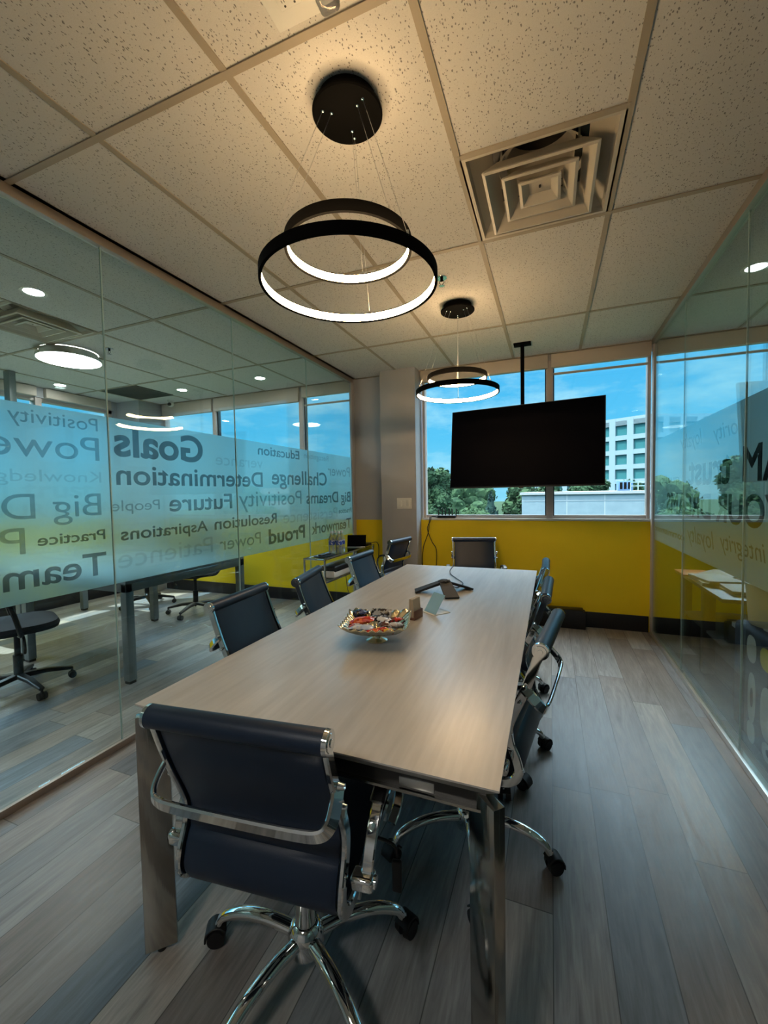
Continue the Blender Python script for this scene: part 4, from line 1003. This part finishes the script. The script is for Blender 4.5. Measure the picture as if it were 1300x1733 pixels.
# clear plastic wrap
b = B()
bmesh.ops.create_grid(b, x_segments=26, y_segments=26, size=.16)
for v in b.verts: v.co.z = .03+noise.noise(v.co*14)*.05+noise.noise(v.co*40)*.015
o = obj('plastic_bag', b, mat('clear_film', (.6, .64, .66), .2, trans=.6, ior=1.2), loc=(2.42, 2.72, .70), ang=180); tag(o, 'crumpled clear plastic bag on the work table behind the right glass', 'bag')
o = bx('floor_sheet', noise_col(mat('charcoal_sheet', (.03, .03, .032), .95), (.022, .022, .024), (.045, .044, .044), nscale=90), 1.90, X1-.02, YB+.1, YW-.03, 0, .004)  # dark sheet added over the planks to tone this floor down
tag(o, 'dark charcoal sheet added over the floor behind the right glass wall', 'floor_sheet')
# patterned pouf
t = thing('storage_pouf', 'dark navy pouf with white pebble pattern behind the right glass wall', 'pouf', (2.24, 1.75, .004))
NAVP = mat('pouf_fabric', (.012, .016, .035), .7)
b = B(); box(b, -.32, .42, -.45, .54, .0, .60, .035, 4); pf = obj('body', b, NAVP, t)
PEB = mat('pebble_white', (.52, .56, .54), .7); PEBY = mat('pebble_yellow', (.62, .58, .06), .7)
def pebble(b, y, z, ry, rz_, n=4, hole=0, face='x'):
    pts = []; m = 22
    for k in range(m):
        a = 2*PI*k/m; ca, sa = math.cos(a), math.sin(a); q = (abs(ca)**n+abs(sa)**n)**(-1/n)
        pts.append((ry*ca*q, rz_*sa*q))
    def P(u, v): return (-.3215, y+u, z+v) if face == 'x' else (u+y, z+v, .6015)
    outer = [b.verts.new(P(u, v)) for u, v in pts]
    if hole:
        inner = [b.verts.new(P(u*hole, v*hole)) for u, v in pts]
        for k in range(m): b.faces.new((outer[k], outer[(k+1) % m], inner[(k+1) % m], inner[k]))
    else: b.faces.new(outer)
b = B()
for y, z, ry, rz_, h in ((.30, .50, .055, .07, 0), (.29, .25, .045, .13, .38), (.29, .07, .045, .055, 0), (.12, .24, .075, .13, 0), (.10, .06, .07, .045, .4), (-.06, .5, .07, .06, .4), (-.10, .28, .08, .12, 0), (-.28, .42, .07, .12, .4), (-.28, .14, .07, .09, 0), (-.10, .07, .07, .045, 0)):
    pebble(b, y, z, ry, rz_, 2.6, h)
for x, y, a, c in ((-.20, .30, .07, .06), (.0, .32, .08, .05), (-.22, -.3, .06, .08)): pebble(b, x, y, a, c, 2.6, 0, 'z')
for k in range(12):
    pass
obj('pebble_print', b, PEB, pf, smooth=False)
b = B(); pebble(b, .14, .50, .065, .055, 2.6, 0); pebble(b, -.05, .32, .06, .05, 2.6, 0, 'z'); obj('yellow_pebble_print', b, PEBY, pf, smooth=False)
t = thing('plant_pot', 'pale cream round pot on the patterned pouf behind the right glass wall', 'pot', (2.06, 2.16, .604))
b = B(); lathe(b, [(.0, .0), (.105, 0), (.112, .01), (.128, .22), (.122, .222), (.115, .20), (.0, .195)], 40); obj('pot', b, mat('cream_ceramic', (.58, .58, .46), .5), t)
b = B()
for k in range(26):
    a = random.uniform(0, 2*PI); r0 = random.uniform(0, .09); c = Vector((r0*math.cos(a), r0*math.sin(a), .205)); s = random.uniform(.012, .024)
    bmesh.ops.create_icosphere(b, subdivisions=1, radius=s, matrix=Matrix.Translation(c))
for v in b.verts: v.co += Vector((noise.noise(v.co*60), noise.noise(v.co*61), noise.noise(v.co*59)))*.012
tag(obj('crumpled_paper', b, mat('tissue', (.5, .5, .44), .7), t), kind='stuff')
# ================================================================ outside
GROUND = noise_col(mat('lawn', (.014, .03, .016), .9), (.012, .026, .014), (.024, .045, .022), nscale=.6)
b = B(); box(b, -120, 160, YW+2, 260, -4.7, -4.5); box(b, -160, X0-3, -60, YW+2, -4.7, -4.5); tag(obj('ground', b, GROUND, smooth=False), kind='structure')
LEAFA = noise_col(mat('leaf_green', (.02, .045, .022), .7), (.010, .028, .015), (.032, .065, .03), nscale=1.2)
LEAFB = noise_col(mat('conifer_green', (.01, .028, .026), .8), (.008, .022, .022), (.016, .04, .034), nscale=1.2)
for m_ in (LEAFA, LEAFB, GROUND): m_.node_tree.nodes['Principled BSDF'].inputs['Specular IOR Level'].default_value = .05
BARK = mat('bark', (.06, .045, .03), .9)
def tree(x, y, ztop, rx, rz_, label, kind=0, zb=-4.5, n=3600, seed=0):
    rnd = random.Random(seed)
    t = thing('tree', label, 'tree', (x, y, zb), 0, 'trees outside the windows'); H = ztop-zb
    b = B(); tube(b, [(0, 0, 0), (.1, 0, H*.4), (0, .1, H*.8)], .16, 8, 3, ); obj('trunk', b, BARK, t)
    b = B(); blobs = []
    if kind == 0:
        for k in range(16):
            a = rnd.uniform(0, 2*PI); q = rnd.uniform(.1, .75); zz_ = rnd.uniform(-.75, .78)
            s = (1-abs(zz_)**2)**.5
            blobs.append((Vector((rx*q*s*math.cos(a), rx*q*s*math.sin(a), H-rz_+rz_*zz_)), rx*rnd.uniform(.28, .45)))
    for c, r_ in blobs:
        vs_ = bmesh.ops.create_icosphere(b, subdivisions=2, radius=r_*.86, matrix=Matrix.Translation(c))['verts']
        for v in vs_: v.co += (v.co-c)*noise.noise(v.co*2.3)*.35
    if kind: cyl(b, (0, 0, H-rz_*2), (0, 0, H-.1), rx*.72, .05, 14)
    for i in range(n):
        if kind == 0:
            c, r_ = blobs[rnd.randrange(len(blobs))]
            d = Vector((rnd.gauss(0, 1), rnd.gauss(0, 1), rnd.gauss(0, 1))).normalized(); p = c+d*r_*rnd.uniform(.7, 1.05)
            if p.z > H: p.z = H-rnd.random()*.1
        else:
            q = rnd.random()**.6; a = rnd.uniform(0, 2*PI); layer = .82+.18*math.sin(q*34)
            rr = rx*q*layer*rnd.uniform(.75, 1.05); p = Vector((rr*math.cos(a), rr*math.sin(a), H-q*rz_*2-rr*.15))
        s = rnd.uniform(.06, .15)*(1 if y < 30 else 1.7)
        u = Vector((rnd.gauss(0, 1), rnd.gauss(0, 1), rnd.gauss(0, 1))).normalized(); v = u.orthogonal().normalized()
        b.faces.new([b.verts.new(p+u*s), b.verts.new(p+v*s*.55), b.verts.new(p-u*s), b.verts.new(p-v*s*.55)])
    obj('crown', b, LEAFB if kind else LEAFA, t, smooth=False)
tree(-4.55, 20, 2.75, 1.25, 1.9, 'leafy green tree outside at the left edge of the main window', 0, seed=1, n=3600)
tree(-3.4, 24, .75, 1.3, 1.4, 'low bushy green tree outside below the television', 0, seed=2, n=3000)
tree(-2.5, 26, 1.35, 1.7, 2.6, 'dark blue-green conifer outside below the television', 1, seed=3, n=3600)
tree(-1.68, 40, 1.7, 2.2, 2.2, 'rounded tree outside left of the low white building', 0, seed=4)
tree(4.9, 41, 2.45, 1.3, 1.8, 'small tree outside in front of the white office block', 0, seed=5)
tree(7.2, 38.5, 2.3, .95, 1.6, 'slender tree outside right of the rooftop box, before the office block', 0, seed=6, n=1500)
tree(14.2, 60, 3.4, 1.6, 2.6, 'tree outside at the right corner of the white office block', 0, seed=7)
tree(10.2, 24, 2.6, 1.5, 1.6, 'tree outside seen through the right glass wall', 0, seed=8)
tree(15.5, 30, 1.9, 2.0, 1.8, 'broad tree outside beyond the right office window', 0, seed=9)
tree(-16, 24, 2.4, 3.0, 2.4, 'broad tree outside beyond the left office front windows', 0, seed=10)
tree(-9.5, 28, 1.8, 2.4, 2.2, 'green tree outside behind the frosted part of the left glass wall', 0, seed=11)
tree(-24, 10, 2.2, 3.2, 2.6, 'broad tree outside the outer windows of the left office', 0, seed=12)
tree(-22, 2, 1.6, 3.0, 2.4, 'green tree outside the outer windows of the left office, nearer the camera', 0, seed=13)
tree(.2, 49, 2.2, 3, 2.4, 'far tree outside behind the television', 0, seed=14)
tree(4.4, 56, 2.0, 3, 2.4, 'far tree outside just above the low white building', 0, seed=15)
for k, (x, y, h, r_) in enumerate(((-44, 60, 2.6, 5), (-33, 66, 2.2, 5.2), (-22, 62, 2.7, 5), (-11.5, 68, 2.3, 5), (22, 66, 2.4, 5), (44, 58, 2.6, 5), (-12, 58, 1.9, 3))[:6]):
    tree(x, y, h, r_, 3.0, ['far left end tree of the distant row beyond the left office', 'second tree of the distant row beyond the left office', 'distant tree straight beyond the left office windows', 'distant tree beyond the grey alcove', 'distant tree beyond the right glass wall', 'farthest right distant tree beyond the right glass wall'][k], 0, seed=40+k, n=1800)
# low white building
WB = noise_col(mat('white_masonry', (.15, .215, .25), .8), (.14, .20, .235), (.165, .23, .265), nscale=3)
t = thing('warehouse', 'long low white flat-roofed building across the street', 'building', (8, 25, -4.5))
b = B(); box(b, -8.6, -1.6, 0, 10, 0, 5.62); obj('wall', b, WB, t, smooth=False)
b = B(); box(b, -8.7, -1.5, -.1, 10.1, 5.62, 5.76); obj('parapet', b, mat('roof_edge', (.25, .27, .28), .7), t, smooth=False)
b = B()
for k in range(3): box(b, -6.2+k*1.9, -6.17+k*1.9, -.01, .0, 0, 5.62)
box(b, -8.6, -1.6, -.01, 0, 5.25, 5.28); obj('panel_joints', b, mat('joint', (.35, .38, .4), .8), t, smooth=False)
t = thing('rooftop_unit', 'blue-grey air handling unit on the low white roof', 'air conditioner', (5.02, 27.6, 1.26))
b = B(); box(b, -.38, .38, -.4, .4, 0, .60, .03); obj('casing', b, mat('unit_blue', (.06, .13, .24), .5), t)
b = B()
for k in range(3): box(b, -.30+k*.21, -.16+k*.21, -.41, -.40, .10, .5)
obj('grilles', b, BLACKM, t)
t = thing('roof_railing', 'white railing on the low roof beside the air handling unit', 'railing', (6.0, 27.2, 1.26))
OWR = mat('rail_paint', (.25, .36, .42), .6)
b = B()
for z in (.25, .47): box(b, -.75, .45, -.02, .02, z, z+.04)
for k in range(4): box(b, -.75+k*.38, -.71+k*.38, -.02, .02, 0, .50)
obj('rails', b, OWR, t, smooth=False)
# white office block
t = thing('office_block', 'white concrete office block with square tinted windows across the street', 'building', (21.72, 110, -4.5), math.radians(-30))
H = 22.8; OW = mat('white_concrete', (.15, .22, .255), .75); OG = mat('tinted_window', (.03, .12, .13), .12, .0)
def facade(b, x0, x1, nb, nf, wz=2.35, wx=2.6, z0=1.4, fh=3.45):
    pitch = (x1-x0)/nb; wins = []
    for i in range(nb+1):
        xc = x0+i*pitch; box(b, max(x0, xc-(pitch-wx)/2), min(x1, xc+(pitch-wx)/2), 0, .9, 0, H)
    for j in range(nf+1):
        z = z0+j*fh; box(b, x0, x1, .02, .88, max(0, z-(fh-wz)), z)
    box(b, x0, x1, .02, .88, z0+(nf-1)*fh+wz, H)
    for i in range(nb):
        for j in range(nf): wins.append((x0+i*pitch+(pitch-wx)/2, x0+(i+1)*pitch-(pitch-wx)/2, z0+j*fh, z0+j*fh+wz))
    return wins
b = B(); wn = facade(b, -32, 0, 8, 6); box(b, -32, 0, .5, 20, 0, H-.02)
obj('wall', b, OW, t, smooth=False)
for a in wn: bx('window', OG, a[0], a[1], .42, .50, a[2], a[3], t, smooth=False)
b = B(); wn = facade(b, 0, 16, 4, 6); box(b, 0, 16, .5, 12, 0, H-.03); wg = obj('side_wing', b, OW, t, smooth=False); wg.matrix_local = Matrix.Translation((.05, -.1, 0)) @ Matrix.Rotation(math.radians(55), 4, 'Z')
OG2 = mat('tinted_window_side', (.10, .13, .13), .2)
for a in wn: bx('window', OG2, a[0], a[1], .42, .50, a[2], a[3], wg, smooth=False)
# grey flat building seen through the right glass
t = thing('far_building', 'long low grey flat-roofed building far off beyond the right glass wall', 'building', (52, 95, -4.5))
b = B(); box(b, -12, 20, 0, 12, 0, 8.0); obj('wall', b, mat('grey_clad', (.30, .34, .36), .7), t, smooth=False)
b = B(); box(b, -12, 20, -.05, 0, 4.5, 6.2); obj('window_band', b, OG, t, smooth=False)
